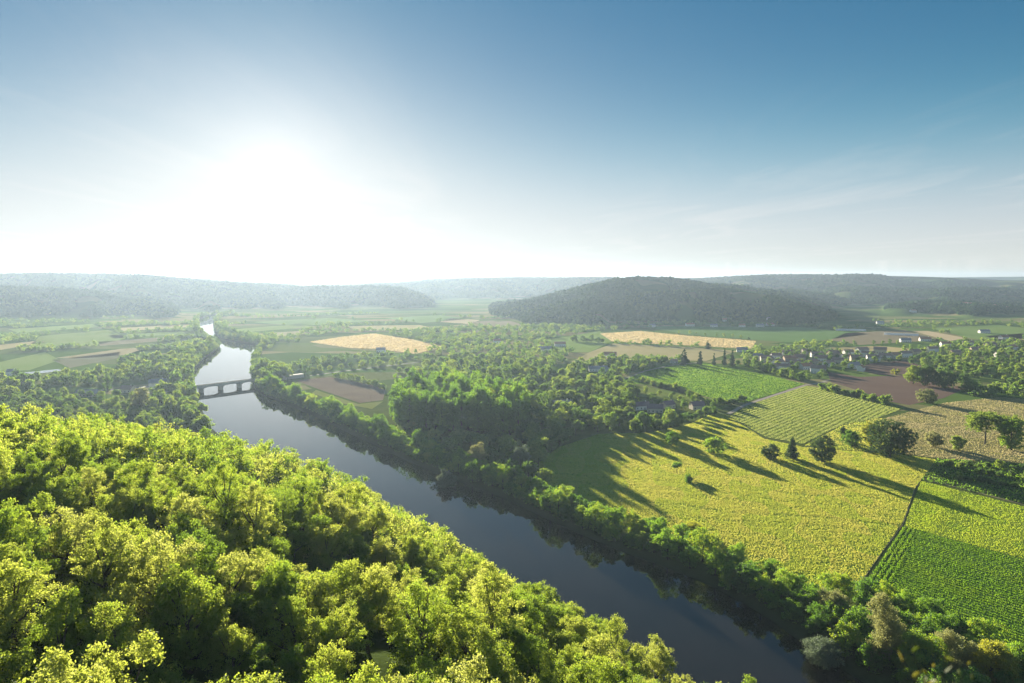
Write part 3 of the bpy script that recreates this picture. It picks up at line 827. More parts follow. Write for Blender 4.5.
# woods by area: (base outline in the photo, spacing, prototypes, scale, name, label, group)
WOODS = [
    ([(392, 428), (398, 408), (430, 402), (480, 402), (522, 412), (528, 434), (500, 440), (440, 436)], 9.0, POP, (.86, 1.06), 'poplar_tree',
     'tall poplar in the dense dark block standing behind the river', 'poplars of the tall block'),
    ([(395, 440), (400, 430), (440, 438), (500, 442), (530, 436), (540, 462), (548, 492), (520, 488), (470, 470), (430, 455)], 11, MID, (.5, 1.15), 'lowland_tree',
     'dark green broadleaf tree between the poplar block and the riverside band', 'trees between poplars and river'),
    ([(528, 452), (524, 420), (518, 400), (560, 392), (612, 398), (640, 408), (680, 424), (650, 434), (600, 432), (560, 446), (540, 462)], 11, MID, (.55, 1.35), 'grove_tree',
     'broadleaf tree of the dark grove at the upper left of the meadow', 'trees of the grove above the meadow'),
    ([(470, 396), (470, 378), (530, 372), (606, 384), (632, 390), (640, 404), (600, 398), (556, 392), (516, 400)], 13, MID, (.5, 1.25), 'grove_tree',
     'blue green broadleaf tree in the grove behind the tall poplars', 'trees of the grove behind the poplars'),
    ([(415, 378), (425, 362), (470, 358), (520, 366), (528, 374), (470, 384)], 14, FARI, (.55, 1.25), 'copse_tree',
     'hazy green tree in the copse behind the poplar block', 'trees of the copse behind the poplars'),
    ([(566, 374), (590, 362), (640, 362), (668, 362), (640, 372), (606, 383)], 13, FARI, (.8, 1.1), 'garden_tree',
     'garden tree in the clump at the near end of the stubble field', 'garden trees above the green field'),
    ([(735, 366), (770, 354), (830, 352), (900, 356), (905, 362), (862, 366), (855, 372), (828, 370), (826, 378), (806, 381), (770, 373)], 17, FARI, (.5, .85), 'village_tree',
     'rounded green tree among the pale village houses', 'trees between the village houses'),
    ([(905, 362), (940, 352), (1000, 352), (1060, 356), (1060, 392), (1020, 386), (985, 378), (950, 378), (925, 368)], 14, FARI, (.45, .95), 'copse_tree',
     'rounded tree of the wood right of the ploughed field', 'trees of the wood right of the village'),
    ([(596, 398), (640, 392), (690, 398), (730, 408), (716, 414), (690, 424), (650, 432), (630, 410)], 12, MID, (.42, .72), 'farm_tree',
     'small green tree round the farm at the upper edge of the meadow', 'trees round the farm'),
    ([(0, 404), (40, 396), (85, 398), (140, 400), (180, 404), (190, 418), (140, 412), (80, 408), (30, 412)], 13, MID, (.6, .95), 'hamlet_tree',
     'broadleaf tree between the road and the near slope on the left', 'trees below the hamlet road on the left'),
    ([(0, 410), (60, 406), (140, 410), (196, 416), (210, 436), (150, 432), (60, 426), (0, 422)], 9, MID, (.5, .85), 'hamlet_tree',
     'broadleaf tree at the foot of the near slope on the left', 'trees at the foot of the near slope'),
    ([(-30, 385), (30, 381), (80, 376), (120, 372), (150, 372), (165, 378), (120, 384), (60, 388), (-30, 394)], 13, FARI, (.8, 1.1), 'hamlet_tree',
     'hazy broadleaf tree in the belt behind the hamlet on the left', 'trees behind the hamlet on the left'),
    ([(118, 372), (122, 362), (160, 362), (186, 366), (190, 374), (170, 378), (140, 376)], 13, FARI, (.9, 1.25), 'riverbank_tree',
     'hazy tree on the left bank above the bridge', 'trees on the left bank above the bridge'),
    ([(180, 372), (184, 362), (196, 356), (212, 350), (214, 344), (196, 346), (176, 356), (168, 366)], 14, FARI, (.9, 1.25), 'riverbank_tree',
     'hazy tree at the inner side of the river bend', 'trees inside the river bend'),
    ([(150, 398), (160, 392), (188, 392), (194, 400), (204, 420), (208, 436), (190, 428), (170, 412)], 11, MID, (.85, 1.25), 'riverbank_tree',
     'tall bushy tree on the left bank below the bridge', 'trees on the left bank below the bridge'),
    ([(255, 384), (254, 375), (268, 370), (284, 374), (288, 381), (272, 386)], 10, MID, (1.1, 1.4), 'riverbank_tree',
     'big rounded tree of the clump at the right end of the bridge', 'clump at the right end of the bridge'),
]
def clear_of_river(x, y): return river_sd(x, y) > 4
COUNT = {}
for k, (px, sp, protos, sc, nm, lab, grp) in enumerate(WOODS):
    P = poisson(W(px), sp, np.random.default_rng(300 + k), keep=clear_of_river)
    COUNT[nm] = COUNT.get(nm, 0) + len(P)
    for p in P:
        qx, qy, _ = project(np.array([p[0], p[1], 0.0]))
        if 632 < qx < 672 and 404 < qy < 421 or 688 < qx < 708 and 405 < qy < 418 or 552 < qx < 574 and 404 < qy < 414 or 590 < qx < 612 and 368 < qy < 377: continue
        plant(nm, protos[rv.integers(len(protos))], p[0], p[1], float(terrain(p[0], p[1])) - .1, rv.uniform(*sc), rv.uniform(.88, 1.12), label=lab, group=grp)
print(COUNT)

# hedgerows and tree rows
ROWS = [
    ([(640, 381), (660, 387), (685, 393), (700, 398)], 7, MIDB, (.9, 1.3), 'hedge_shrub', 'rounded shrub of the hedge below the green field', 'shrubs of the hedge below the green field'),
    ([(700, 401), (720, 405), (738, 402), (745, 400)], 7, MIDB, (.9, 1.35), 'hedge_shrub', 'yellow green shrub near the bend of the gravel lane', 'shrubs at the bend of the lane'),
    ([(716, 414), (700, 420), (680, 426), (660, 431)], 9, MID, (.55, .75), 'hedge_tree', 'small tree at the upper edge of the meadow beside the farm', 'small trees between farm and meadow'),
    ([(820, 389), (835, 393), (855, 397), (875, 402), (890, 405)], 7.5, MIDB, (1.1, 1.5), 'hedge_shrub', 'shrub of the hedge between striped field and ploughed field', 'shrubs of the hedge beside the ploughed field'),
    ([(286, 372), (320, 364), (350, 359), (385, 357)], 12, FARI, (.7, .95), 'hedge_tree', 'hazy tree in the farthest row right of the bridge', 'farthest tree row right of the bridge'),
    ([(300, 374), (335, 369), (365, 366), (405, 365)], 12, FARI, (.6, .85), 'hedge_tree', 'hazy tree in the middle row right of the bridge', 'middle tree row right of the bridge'),
    ([(333, 377), (350, 380), (370, 385), (386, 390)], 8, FARI, (.5, .62), 'hedge_tree', 'small tree in the row along the fallow field', 'tree row along the fallow field'),
    ([(395, 372), (410, 374), (428, 376)], 10, FARI, (.6, .8), 'hedge_tree', 'small tree in the short row before the copse', 'short tree row before the copse'),
    ([(570, 341), (585, 342), (604, 343)], 10, FARI, (.9, 1.1), 'windbreak_tree', 'dark tree of the short windbreak left of the wheat', 'short windbreak left of the wheat'),
    ([(745, 366), (770, 373), (790, 379), (805, 382)], 10, FARI, (.75, 1.0), 'village_tree', 'dense tree lining the far corner of the green field', 'trees lining the corner of the green field'),
    ([(870, 344), (885, 344), (900, 344)], 12, FARI, (.5, .65), 'orchard_tree', 'small tree in the short orchard row beyond the village', 'orchard row beyond the village'),
    ([(676, 333), (700, 335), (730, 337), (752, 340)], 22, FARI, (.4, .6), 'orchard_tree', 'small bush on the far edge of the wheat field', 'bushes on the far edge of the wheat field'),
    ([(958, 470), (985, 474), (1060, 482)], 5.5, MIDB, (.5, .8), 'pasture_bush', 'green bush in the front row of the rough pasture', 'front row of pasture bushes'),
    ([(950, 478), (985, 482), (1060, 494)], 5.5, MIDB, (.5, .75), 'pasture_bush', 'green bush in the lower rough pasture', 'lower pasture bushes'),
    ([(945, 466), (985, 467), (1060, 472)], 6, MIDB, (.5, .8), 'pasture_bush', 'green bush at the back of the rough pasture', 'back row of pasture bushes'),
]
for k, (px, step, protos, sc, nm, lab, grp) in enumerate(ROWS):
    P = along(W(px), step, np.random.default_rng(400 + k), .3)
    for p in P:
        plant(nm, protos[rv.integers(len(protos))], p[0], p[1], float(terrain(p[0], p[1])) - .1, rv.uniform(*sc), rv.uniform(.88, 1.12), label=lab, group=grp,
              cat='shrub' if 'shrub' in nm or 'bush' in nm else 'tree')

# the single trees: base pixel, height in pixels, width in pixels
def single(kind, px, py, hpx, wpx, mat, label, name='field_tree', n=3000, leaf=.7, cat='tree', sig=.45, limbs=6, seed=0):
    x, y = at(px, py); _, _, D = project(np.array([x, y, 0.0]))
    Ht, R_ = hpx * D / FPX, wpx * D / FPX / 2
    pr = tree_proto(kind, Ht, R_, int(min(32000, max(n, 13 * R_ * Ht / leaf ** 2 * 3))), leaf, mat, sig, limbs, 700 + seed)
    plant(name, pr, x, y, float(terrain(x, y)) - .1, label=label, cat=cat)
single('egg', 771, 459, 15, 19, M['dark'], 'dark round tree, leftmost of three at the top of the meadow', seed=1)
single('cone', 792, 459, 25, 16, M['dark'], 'dark cone shaped tree between two round ones on the meadow', 'conifer_tree', seed=2)
single('egg', 822, 462, 28, 25, M['dark'], 'dark broad egg shaped tree right of the cone shaped one', seed=3)
single('dense', 890, 457, 40, 46, M['dark'], 'big wide dark tree with drooping sides above the meadow', n=6000, seed=4)
single('dense', 871, 446, 27, 20, M['yellow'], 'yellow green tree half behind the big dark tree', seed=5)
single('dense', 852, 446, 15, 22, M['bank'], 'low bush left of the big dark tree', 'field_bush', cat='shrub', seed=6)
single('column', 843, 440, 15, 6, M['dark'], 'thin dark upright tree by the striped field', 'conifer_tree', n=900, seed=7)
single('round', 985, 444, 34, 44, M['valley'], 'wide crowned tree with a bare trunk in the dry meadow', n=4200, sig=.4, seed=8)
single('dense', 1011, 450, 36, 24, M['bank'], 'tall dense tree right of the wide crowned one', n=4000, seed=9)
single('dense', 933, 447, 16, 17, M['straw'], 'pale olive bush left of the wide crowned tree', 'field_bush', cat='shrub', n=1800, seed=10)
single('dense', 958, 450, 17, 14, M['valley'], 'green bush just left of the wide crowned tree', 'field_bush', cat='shrub', n=1800, seed=11)
single('dense', 714, 453, 16, 24, M['bank'], 'lone rounded bush in the shaded upper meadow', 'field_bush', cat='shrub', n=2400, seed=12)
single('dense', 672, 446, 16, 14, M['bank'], 'small dense bush at the upper meadow edge', 'field_bush', cat='shrub', n=1600, seed=13)
single('umbrella', 677, 473, 11, 13, M['bank'], 'little bare stemmed tree in the middle of the meadow', n=900, leaf=.5, seed=14)
single('dense', 688, 482, 8, 9, M['bank'], 'small dark shrub below the little meadow tree', 'field_bush', cat='shrub', n=700, seed=15)
single('dense', 695, 531, 9, 20, M['yellow'], 'bright yellow green shrub on the lower meadow edge', 'field_bush', cat='shrub', n=1800, leaf=.5, seed=16)
single('dense', 682, 534, 10, 18, M['bank'], 'dark brambly shrub on the lower meadow edge', 'field_bush', cat='shrub', n=1500, leaf=.5, seed=17)
single('dense', 927, 403, 14, 21, M['straw'], 'olive rounded tree at the corner of the ploughed field', n=1800, seed=18)
single('dense', 913, 384, 20, 20, M['valley'], 'tall grey green tree on the left of the pair behind the ploughed field', n=1500, seed=19)
single('dense', 925, 386, 22, 20, M['valley'], 'tall green tree on the right of the pair behind the ploughed field', n=1500, seed=20)
single('dense', 945, 388, 18, 30, M['valley'], 'wide dark clump right of the pair behind the ploughed field', n=1800, seed=21)
single('dense', 971, 392, 12, 20, M['bank'], 'low bush at the right corner of the ploughed field', 'field_bush', cat='shrub', n=1000, seed=22)
single('dense', 964, 386, 14, 12, M['valley'], 'small tree above the right corner of the ploughed field', n=800, seed=23)
single('dense', 648, 344, 6, 8, M['bank'], 'small round bush between wheat and stubble', 'field_bush', cat='shrub', n=400, leaf=1.2, seed=24)
single('cone', 708, 349, 9, 8, M['dark'], 'lone small tree on the edge of the wheat field', n=400, leaf=1.2, seed=25)
single('dense', 895, 374, 5, 10, M['yellow'], 'yellowish bush between the two ploughed fields', 'field_bush', cat='shrub', n=400, leaf=1.1, seed=26)
for i, (px, h, w, lab) in enumerate([(684, 17, 12, 'broad dark conifer, leftmost of the row above the green field'), (700, 15, 8, 'dark conifer, second from the left above the green field'),
                                     (714, 13, 5, 'thinnest dark conifer above the green field'), (724, 18, 7, 'tallest dark conifer above the green field'), (732, 17, 9, 'dark conifer, rightmost of the row above the green field')]):
    single('cone', px, 364.5 + i * .4, h, w, M['dark'], lab, 'conifer_tree', n=1500, leaf=1.0, seed=40 + i)
# lower right corner
single('dense', 832, 624, 38, 34, M['straw'], 'greyish straw coloured tree on the far bank at the lower right', 'riverside_tree', n=7000, leaf=.4, seed=50)
single('dense', 836, 606, 36, 40, M['bank'], 'dark tree behind the greyish one, at the corner of the maize', 'riverside_tree', n=7000, leaf=.5, seed=51)
single('dense', 822, 655, 28, 42, M['willow'], 'silvery blue green willow over the water at the lower right', 'willow_tree', n=8000, leaf=.36, seed=52)
single('column', 880, 668, 78, 36, M['straw'], 'tall pale tree standing above the bank at the lower right', 'riverside_tree', n=13000, leaf=.36, seed=53)
single('dense', 952, 676, 48, 46, M['straw'], 'pale brownish bushy tree before the maize field', 'riverside_tree', n=9000, leaf=.34, seed=54)
single('dense', 918, 680, 52, 50, M['bank'], 'dark green tree right of the tall pale one', 'riverside_tree', n=9000, leaf=.4, seed=55)
single('dense', 990, 684, 44, 50, M['yellow'], 'yellow green tree at the lower right corner by the maize', 'riverside_tree', n=9000, leaf=.4, seed=56)
single('dense', 1022, 682, 40, 44, M['bank'], 'dark green tree cut by the right edge before the maize', 'riverside_tree', n=9000, leaf=.4, seed=57)
single('dense', 447, 482, 24, 20, M['willow'], 'silvery shrub at the water below the poplar block', 'willow_tree', n=2500, leaf=.55, seed=58)
single('dense', 520, 470, 26, 22, M['willow'], 'silvery tree in the bank band below the grove', 'willow_tree', n=2500, leaf=.55, seed=59)
single('dense', 478, 470, 30, 20, M['straw'], 'pale olive tree in the bank band below the poplars', 'riverside_tree', n=2500, leaf=.6, seed=60)
single('column', 140, 412, 24, 22, M['straw'], 'bright pale tree standing behind the near slope on the left', 'hamlet_tree', n=2600, leaf=.8, seed=61)
single('column', 108, 392, 17, 9, M['valley'], 'narrow upright tree beside the hamlet road', 'hamlet_tree', n=900, leaf=1.0, seed=62)
single('dense', 10, 396, 10, 20, M['valley'], 'pale rounded tree at the left edge beyond the slope', 'hamlet_tree', n=1200, leaf=.9, seed=63)

# scattered and far trees: masses nobody could count
def far_points():
    r = np.random.default_rng(77)
    out = []
    zones = [([(545, 372), (480, 362), (500, 345), (560, 338), (572, 352), (560, 364)], 15), ([(470, 356), (400, 356), (420, 348), (470, 344), (500, 346)], 17),
             ([(385, 334), (470, 326), (560, 326), (600, 330), (545, 338), (480, 343), (440, 345), (410, 338)], 20),
             ([(270, 342), (300, 337), (372, 331), (330, 330), (262, 335)], 20), ([(220, 338), (262, 344), (300, 342), (290, 337), (230, 333)], 16),
             ([(0, 350), (0, 336), (60, 333), (40, 337), (30, 346)], 18), 
             ([(60, 330), (190, 322), (190, 332), (120, 336)], 34), ([(150, 348), (200, 340), (206, 343), (175, 352)], 20),
             ([(560, 330), (640, 322), (760, 324), (860, 328), (830, 331), (700, 329), (640, 328), (600, 331)], 20),
             ([(900, 352), (960, 342), (1060, 342), (1060, 354), (980, 352)], 20), ([(860, 328), (930, 322), (1060, 322), (1060, 328), (930, 327)], 24),
             ([(756, 352), (800, 345), (840, 346), (830, 352), (770, 356)], 20), ([(930, 346), (1060, 340), (1060, 346), (960, 350)], 22),
             ([(980, 402), (1060, 394), (1060, 388), (1010, 384), (966, 392)], 13), ([(1010, 332), (1030, 330), (1060, 345), (1030, 345)], 16),
             ([(640, 363), (700, 361), (690, 358), (650, 357)], 12), ([(740, 356), (760, 350), (770, 354), (745, 362)], 14),
             ([(290, 366), (350, 356), (400, 354), (420, 360), (390, 364), (330, 366)], 22)]
    for px, sp in zones:
        out.append(poisson(W(px), sp, r, keep=clear_of_river))
    # hedges between far fields
    for a, b in [((0, 345), (130, 338)), ((20, 352), (110, 345)), ((150, 332), (200, 328)), ((110, 334), (190, 330)), ((120, 343), (180, 341)), ((60, 327), (160, 324)),
                 ((320, 327), (420, 322)), ((250, 318), (380, 313)), ((300, 330), (372, 326)), ((640, 334), (600, 344)), ((500, 330), (560, 326)), ((800, 344), (860, 346)), ((900, 336), (940, 342)),
                 ((940, 333), (1040, 339)), ((870, 322), (1000, 324)), ((930, 330), (960, 332)), ((612, 343), (700, 347.5)), ((738, 352), (760, 349))]:
        out.append(along(W([a, b]), 14, r, .5))
    for k in range(36):
        if k % 3: a0 = (r.uniform(-30, 190), r.uniform(321, 352))
        else: a0 = (r.uniform(250, 560), r.uniform(312, 343))
        t = (a0[1] - 305) / 40
        b0 = (a0[0] + r.uniform(25, 90), a0[1] + r.normal(-2.0, 2.2) * t)
        out.append(along(W([a0, b0]), 9, r, .5))
    for k in range(26):
        a0 = (r.uniform(-20, 540), r.uniform(314, 350)); c0 = at(*a0); rr = r.uniform(18, 50)
        out.append(c0 + r.normal(size=(int(rr * .5), 2)) * np.array([rr, rr * .6]))
    P = np.vstack(out)
    P = P[clear_of_river(P[:, 0], P[:, 1]) & (ridge_z(P[:, 0], P[:, 1]) < 6)]
    for f in FPOLYS: P = P[~inside(f, P[:, 0], P[:, 1])]
    return P
fp = far_points(); n = len(fp); rf = np.random.default_rng(78)
print('mid far trees', n)
tree_mass('far_valley_trees', fp, zof(fp) - .1, rf.uniform(6, 14, n), rf.uniform(3.4, 6.6, n), 240, 2.3, M['valley'], kind='bush', sig=.9, label='countless small trees and hedges between the far fields', cat='trees', seed=3)

def hill_wood():
    r = np.random.default_rng(88)
    n = 250000
    a = np.radians(r.uniform(-41, 41, n)); d = np.sqrt(r.uniform(1750 ** 2, 5200 ** 2, n))
    # fewer and wider trees with distance
    d = 1750 + (5200 - 1750) * r.random(n) ** 1.35
    X, Y = d * np.sin(a), d * np.cos(a)
    z = ridge_z(X, Y)
    z2 = ridge_z(X * 1.01, Y * 1.01)
    keep = (z > 3) & (z2 > z - 9) & ~clearing(X, Y)
    X, Y, z = X[keep], Y[keep], z[keep]
    n = len(X); d = np.hypot(X, Y)
    w = np.maximum(4.6, d * .0018) * np.exp(r.normal(0, .25, n)); h = r.uniform(7, 12, n) * np.clip(w / 6, .9, 1.6)
    # a crown at this distance: a rugged dome of 3 rings
    rings = [(1.0, .12), (.8, .72)]
    k = 6
    T = []
    for ri, (rr, zz) in enumerate(rings):
        for j in range(k):
            t = 6.2832 * (j + .5 * (ri % 2)) / k; T.append((rr * math.cos(t), rr * math.sin(t), zz))
    T.append((0, 0, 1.0)); T = np.array(T); m = len(T)
    F = []
    for ri in range(1):
        for j in range(k):
            a0, a1 = ri * k + j, ri * k + (j + 1) % k; b0, b1 = a0 + k, a1 + k
            F += [(a0, a1, b0), (a1, b1, b0)]
    for j in range(k): F.append((k + j, k + (j + 1) % k, 2 * k))
    F = np.array(F)
    V = T[None] * np.stack([w, w, h], 1)[:, None, :] * r.uniform(.72, 1.28, (n, m, 1)) 
    rot = r.uniform(0, 6.28, n); c, s = np.cos(rot)[:, None], np.sin(rot)[:, None]
    Q = np.stack([V[..., 0] * c - V[..., 1] * s + X[:, None], V[..., 0] * s + V[..., 1] * c + Y[:, None], V[..., 2] + z[:, None] - 1], -1)
    FF = (F[None] + (np.arange(n) * m)[:, None, None]).reshape(-1, 3)
    print('hill wood', n)
    tag(link('hill_wood', mesh_np('hill_wood', Q.reshape(-1, 3), FF, {'tint': np.repeat(np.clip(.42 + .34 * wob(X, Y, 330, 14) + .15 * r.normal(size=n), 0, .99), m)}), M['far']),
        'woods covering the far hills like a dark green fleece', 'wood', kind='stuff')
hill_wood()

# ================================================================== bridge
stone = plain_mat('bridge_stone', (.36, .33, .28), (.5, .46, .39), .9, bump=.3)
def build_bridge():
    p1, p2 = at(220.6, 389.6, RZ), at(239.2, 387.2, RZ)
    d = (p2 - p1); L = np.linalg.norm(d); d /= L
    root = bpy.data.objects.new('bridge', None); COL.objects.link(root)
    root.location = (*p1, 0); root.rotation_euler = (0, 0, math.atan2(d[1], d[0]))
    tag(root, 'old low stone arch bridge crossing the river', 'bridge')
    top, pw, hw = 4.6, 1.5, 3.6
    spans = range(-2, 3)
    for s in spans:                    # each span: a slab with a flat elliptical arch cut below
        x0, x1 = s * L + pw, (s + 1) * L - pw
        V, F = [], []
        K = 14
        for k in range(K + 1):
            x = x0 + (x1 - x0) * k / K
            e = math.sqrt(max(0, 1 - (2 * k / K - 1) ** 2)) if 0 < k < K else 0
            zb = 1.1 + 1.9 * e
            for y in (-hw, hw): V += [(x, y, zb), (x, y, top)]
        for k in range(K):
            b = 4 * k; c = b + 4
            F += [(b, c, c+1, b+1), (b+3, c+3, c+2, b+2), (b+2, c+2, c, b), (b+1, c+1, c+3, b+3)]
        F += [(0, 1, 3, 2), (4*K+2, 4*K+3, 4*K+1, 4*K)]
        link('arch_span', mesh_py('arch_span', V, F), stone, root)
    for s in range(-2, 4):
        x = s * L
        prof = [(x - pw, -hw - .1), (x, -hw - 2.2), (x + pw, -hw - .1), (x + pw, hw + .1), (x, hw + 2.2), (x - pw, hw + .1)]
        V = [(a, b, -8) for a, b in prof] + [(a, b, 2.2) for a, b in prof]
        F = [tuple(range(5, -1, -1)), tuple(range(6, 12))] + [(i, (i+1) % 6, 6 + (i+1) % 6, 6 + i) for i in range(6)]
        v2, f2 = boxes([(x - pw, x + pw, -hw - .02, hw + .02, 2.2, top)])
        v, f = merge([(V, F), (v2, f2)])
        link('pier', mesh_py('pier', v, f), stone, root)
    for y in (-hw - .12, hw - .28):
        v, f = boxes([(-2 * L - 8, 3 * L + 8, y, y + .4, top + .003, top + 1.0)])
        link('parapet', mesh_py('parapet', v, f), stone, root)
    v, f = boxes([(-2 * L - 8, 3 * L + 8, -hw + .3, hw - .3, top + .003, top + .12)])
    link('roadway', mesh_py('roadway', v, f), asphalt, root)
    for a, b in ((-2 * L - 40, -2 * L - pw), (3 * L + pw, 3 * L + 40)):
        v, f = boxes([(a, b, -hw, hw, -3, top - .02)])
        link('abutment', mesh_py('abutment', v, f), stone, root)
build_bridge()

# ================================================================== houses
WALLS = [plain_mat('limestone_wall', (.42, .37, .28), (.55, .49, .38), .8), plain_mat('white_render', (.62, .60, .55), (.74, .72, .67), .8), plain_mat('ochre_render', (.42, .33, .22), (.5, .4, .28), .8)]
ROOFS = [plain_mat('brown_tiles', (.24, .16, .125), (.32, .23, .18), 1.2), plain_mat('orange_tiles', (.30, .15, .09), (.4, .22, .14), 1.2), plain_mat('slate_roof', (.2, .2, .215), (.27, .27, .28), 1.2),
         plain_mat('violet_tiles', (.17, .12, .13), (.24, .17, .17), 1.2)]
glass = plain_mat('window_glass', (.03, .035, .04), (.05, .055, .06), 3, rough=.1, spec=.5)
wood_ = plain_mat('painted_shutter', (.12, .16, .17), (.2, .24, .24), 3)
def house(px, py, w, d, h, rz, wi, ri, label, group=None, name='house', pitch=.75):
    x, y = at(px, py)
    root = bpy.data.objects.new(name, None); COL.objects.link(root)
    root.location = (x, y, float(terrain(x, y))); root.rotation_euler = (0, 0, rz)
    tag(root, label, 'house', group)
    rh = d / 2 * pitch
    V = [(-w/2, -d/2, -.5), (w/2, -d/2, -.5), (w/2, d/2, -.5), (-w/2, d/2, -.5), (-w/2, -d/2, h), (w/2, -d/2, h), (w/2, d/2, h), (-w/2, d/2, h), (-w/2, 0, h + rh), (w/2, 0, h + rh)]
    F = [(0, 1, 5, 4), (2, 3, 7, 6), (1, 2, 6, 9, 5), (3, 0, 4, 8, 7)]
    link('wall', mesh_py('wall', V, F), WALLS[wi], root)
    o = .45; th = .22; z0 = h - o * pitch + .02; zr = h + rh + .02
    V, F = [], []
    for s in (-1, 1):
        b = len(V)
        for x_ in (-w/2 - o, w/2 + o):
            V += [(x_, s * (d/2 + o), z0), (x_, 0, zr), (x_, 0, zr + th), (x_, s * (d/2 + o), z0 + th)]
        F += [(b, b+1, b+2, b+3), (b+7, b+6, b+5, b+4), (b, b+4, b+5, b+1), (b+3, b+2, b+6, b+7), (b, b+3, b+7, b+4)]
    rf = link('roof', mesh_py('roof', V, F), ROOFS[ri], root)
    v, f = boxes([(w * .28, w * .28 + .8, -.35, .35, h + rh * .6, h + rh + 1.1)])
    link('chimney', mesh_py('chimney', v, f), WALLS[wi], rf)
    for s in (-1, 1):
        n = max(2, int(w / 3.6))
        for k in range(n):
            cx = -w/2 + w * (k + .5) / n
            if s == -1 and k == n // 2:
                v, f = boxes([(cx - .55, cx + .55, -d/2 - .05, -d/2 + .05, 0, 2.1)]); link('door', mesh_py('door', v, f), wood_, root); continue
            v, f = boxes([(cx - .5, cx + .5, s*d/2 - .05, s*d/2 + .05, .9, 2.2)])
            wn = link('window', mesh_py('window', v, f), glass, root)
    return root
vg = 'village houses among the trees'
vl = 'small pale village house with a tiled roof half hidden by trees'
rh_ = random.Random(5)
for i, (px, py) in enumerate([(771, 371), (783, 369), (793, 365), (800, 361), (812, 364), (822, 361), (829, 366), (838, 363), (846, 359), (856, 361), (868, 357), (806, 354), (787, 356), (895, 358), (880, 353), (766, 362), (932, 352), (955, 356), (975, 353), (1000, 357), (915, 354), (776, 358), (790, 361), (817, 357), (833, 357), (848, 355), (862, 353), (873, 361), (884, 358), (905, 357), (945, 347), (968, 345), (990, 347), (1012, 350), (778, 365), (806, 369), (818, 373)]):
    house(px, py, rh_.uniform(14, 21), rh_.uniform(8, 11), rh_.uniform(4.5, 7), rh_.uniform(-.6, .6), rh_.choice([0, 1, 1, 2]), rh_.choice([0, 0, 1]), vl, vg)
house(854, 368, 15, 9, 5, .3, 1, 2, 'white house with a grey roof at the front of the village', pitch=.8)
house(861, 371, 9, 8, 5.5, .8, 1, 1, 'white gabled house with orange roof at the corner of the ploughed field')
house(758, 359, 14, 9, 5.5, -.5, 1, 2, 'tall white gabled house beside the conifers')
house(598, 371, 26, 9, 3.8, .1, 1, 2, 'long white house in front of the garden trees')
house(674, 363, 10, 7, 3.2, .2, 1, 0, 'small white cottage left of the conifer row')
house(641, 409, 16, 8, 4.0, .35, 1, 3, 'long pale farmhouse with violet brown roof at the meadow edge')
house(655, 412, 15, 9, 4.4, -.2, 0, 3, 'stone barn with violet brown roof in the farmyard')
house(668, 408, 12, 8, 4.2, .5, 0, 3, 'small outbuilding behind the farm barn')
house(697, 409, 13, 9, 4.2, .2, 0, 3, 'stone house with dark roof beside the bend of the lane')
house(562, 407, 18, 9, 3.8, .2, 1, 2, 'pale house with grey roof deep in the dark grove')
house(381, 352, 15, 9, 4.5, .1, 1, 2, 'farmhouse with grey roof in front of the ripe wheat')
house(497, 343, 14, 9, 5, .2, 1, 1, 'tiny white house far behind the copse')
house(158, 388, 18, 10, 7, .4, 1, 2, 'white house with grey roof near the left end of the bridge')
house(128, 392, 14, 9, 4, -.2, 0, 0, 'stone house beside the hamlet road')
house(88, 396, 22, 9, 3.6, .1, 0, 2, 'low grey roofed building beside the hamlet road on the left')
house(12, 375, 10, 8, 5, .2, 1, 2, 'white house beyond the fields at the left edge')
hg, hl = 'pale houses scattered over the far plain', 'tiny pale house standing far off in the plain before the wooded hills'
for i, (px, py) in enumerate([(714, 327), (742, 327), (760, 327), (770, 326), (652, 327), (725, 322), (770, 323), (815, 316), (742, 352), (925, 341), (905, 342), (1004, 339), (984, 333), (690, 326), (880, 324), (560, 346), (545, 351), (610, 357)]):
    house(px, py, rh_.uniform(14, 24), 10, 4.5, rh_.uniform(-.3, .3), 1, 1 if i % 2 else 2, hl, hg)
for i, (px, D_) in enumerate([(966, 2500), (972, 2480), (983, 2480), (988, 2450), (995, 2470), (1003, 2450), (1012, 2440), (915, 2350)]):
    y = D_; x = (px - CX) / FPX * y * CP
    r_ = house(px, 330, rh_.uniform(16, 24), 11, 6, rh_.uniform(-.4, .4), 1 if i % 3 else 2, 1, 'tiny pale house of the hillside hamlet at the far right', 'hillside hamlet at the far right')
    r_.location = (x, y, float(terrain(x, y)))

def tunnel(px, py, L, w, h, rz, label):
    x, y = at(px, py)
    root = bpy.data.objects.new('greenhouse', None); COL.objects.link(root)
    root.location = (x, y, 0); root.rotation_euler = (0, 0, rz); tag(root, label, 'greenhouse')
    V, F = [], []; K = 8
    for xx in (-L/2, L/2):
        for k in range(K + 1):
            t = math.pi * k / K; V.append((xx, -math.cos(t) * w/2, math.sin(t) * h - .02))
    for k in range(K): F.append((k, k + 1, K + 2 + k, K + 1 + k))
    link('cover', mesh_py('cover', V, F), WHITE, root)
    link('end_panel', mesh_py('end_panel', [V[i] for i in range(K + 1)], [tuple(range(K, -1, -1))]), WHITE, root)
    link('end_panel', mesh_py('end_panel', [V[K + 1 + i] for i in range(K + 1)], [tuple(range(K + 1))]), WHITE, root)
WHITE = leaf_mat('white_sheeting', [(.8, .82, .84), (.84, .85, .86)], [(.85, .86, .86), (.88, .88, .88)], .5, gloss=.1)
tunnel(850, 330.5, 66, 18, 4, -.25, 'long white plastic greenhouse beyond the village, left of two')
tunnel(901, 335, 66, 18, 4, -.5, 'long white plastic greenhouse beyond the village, right of two')
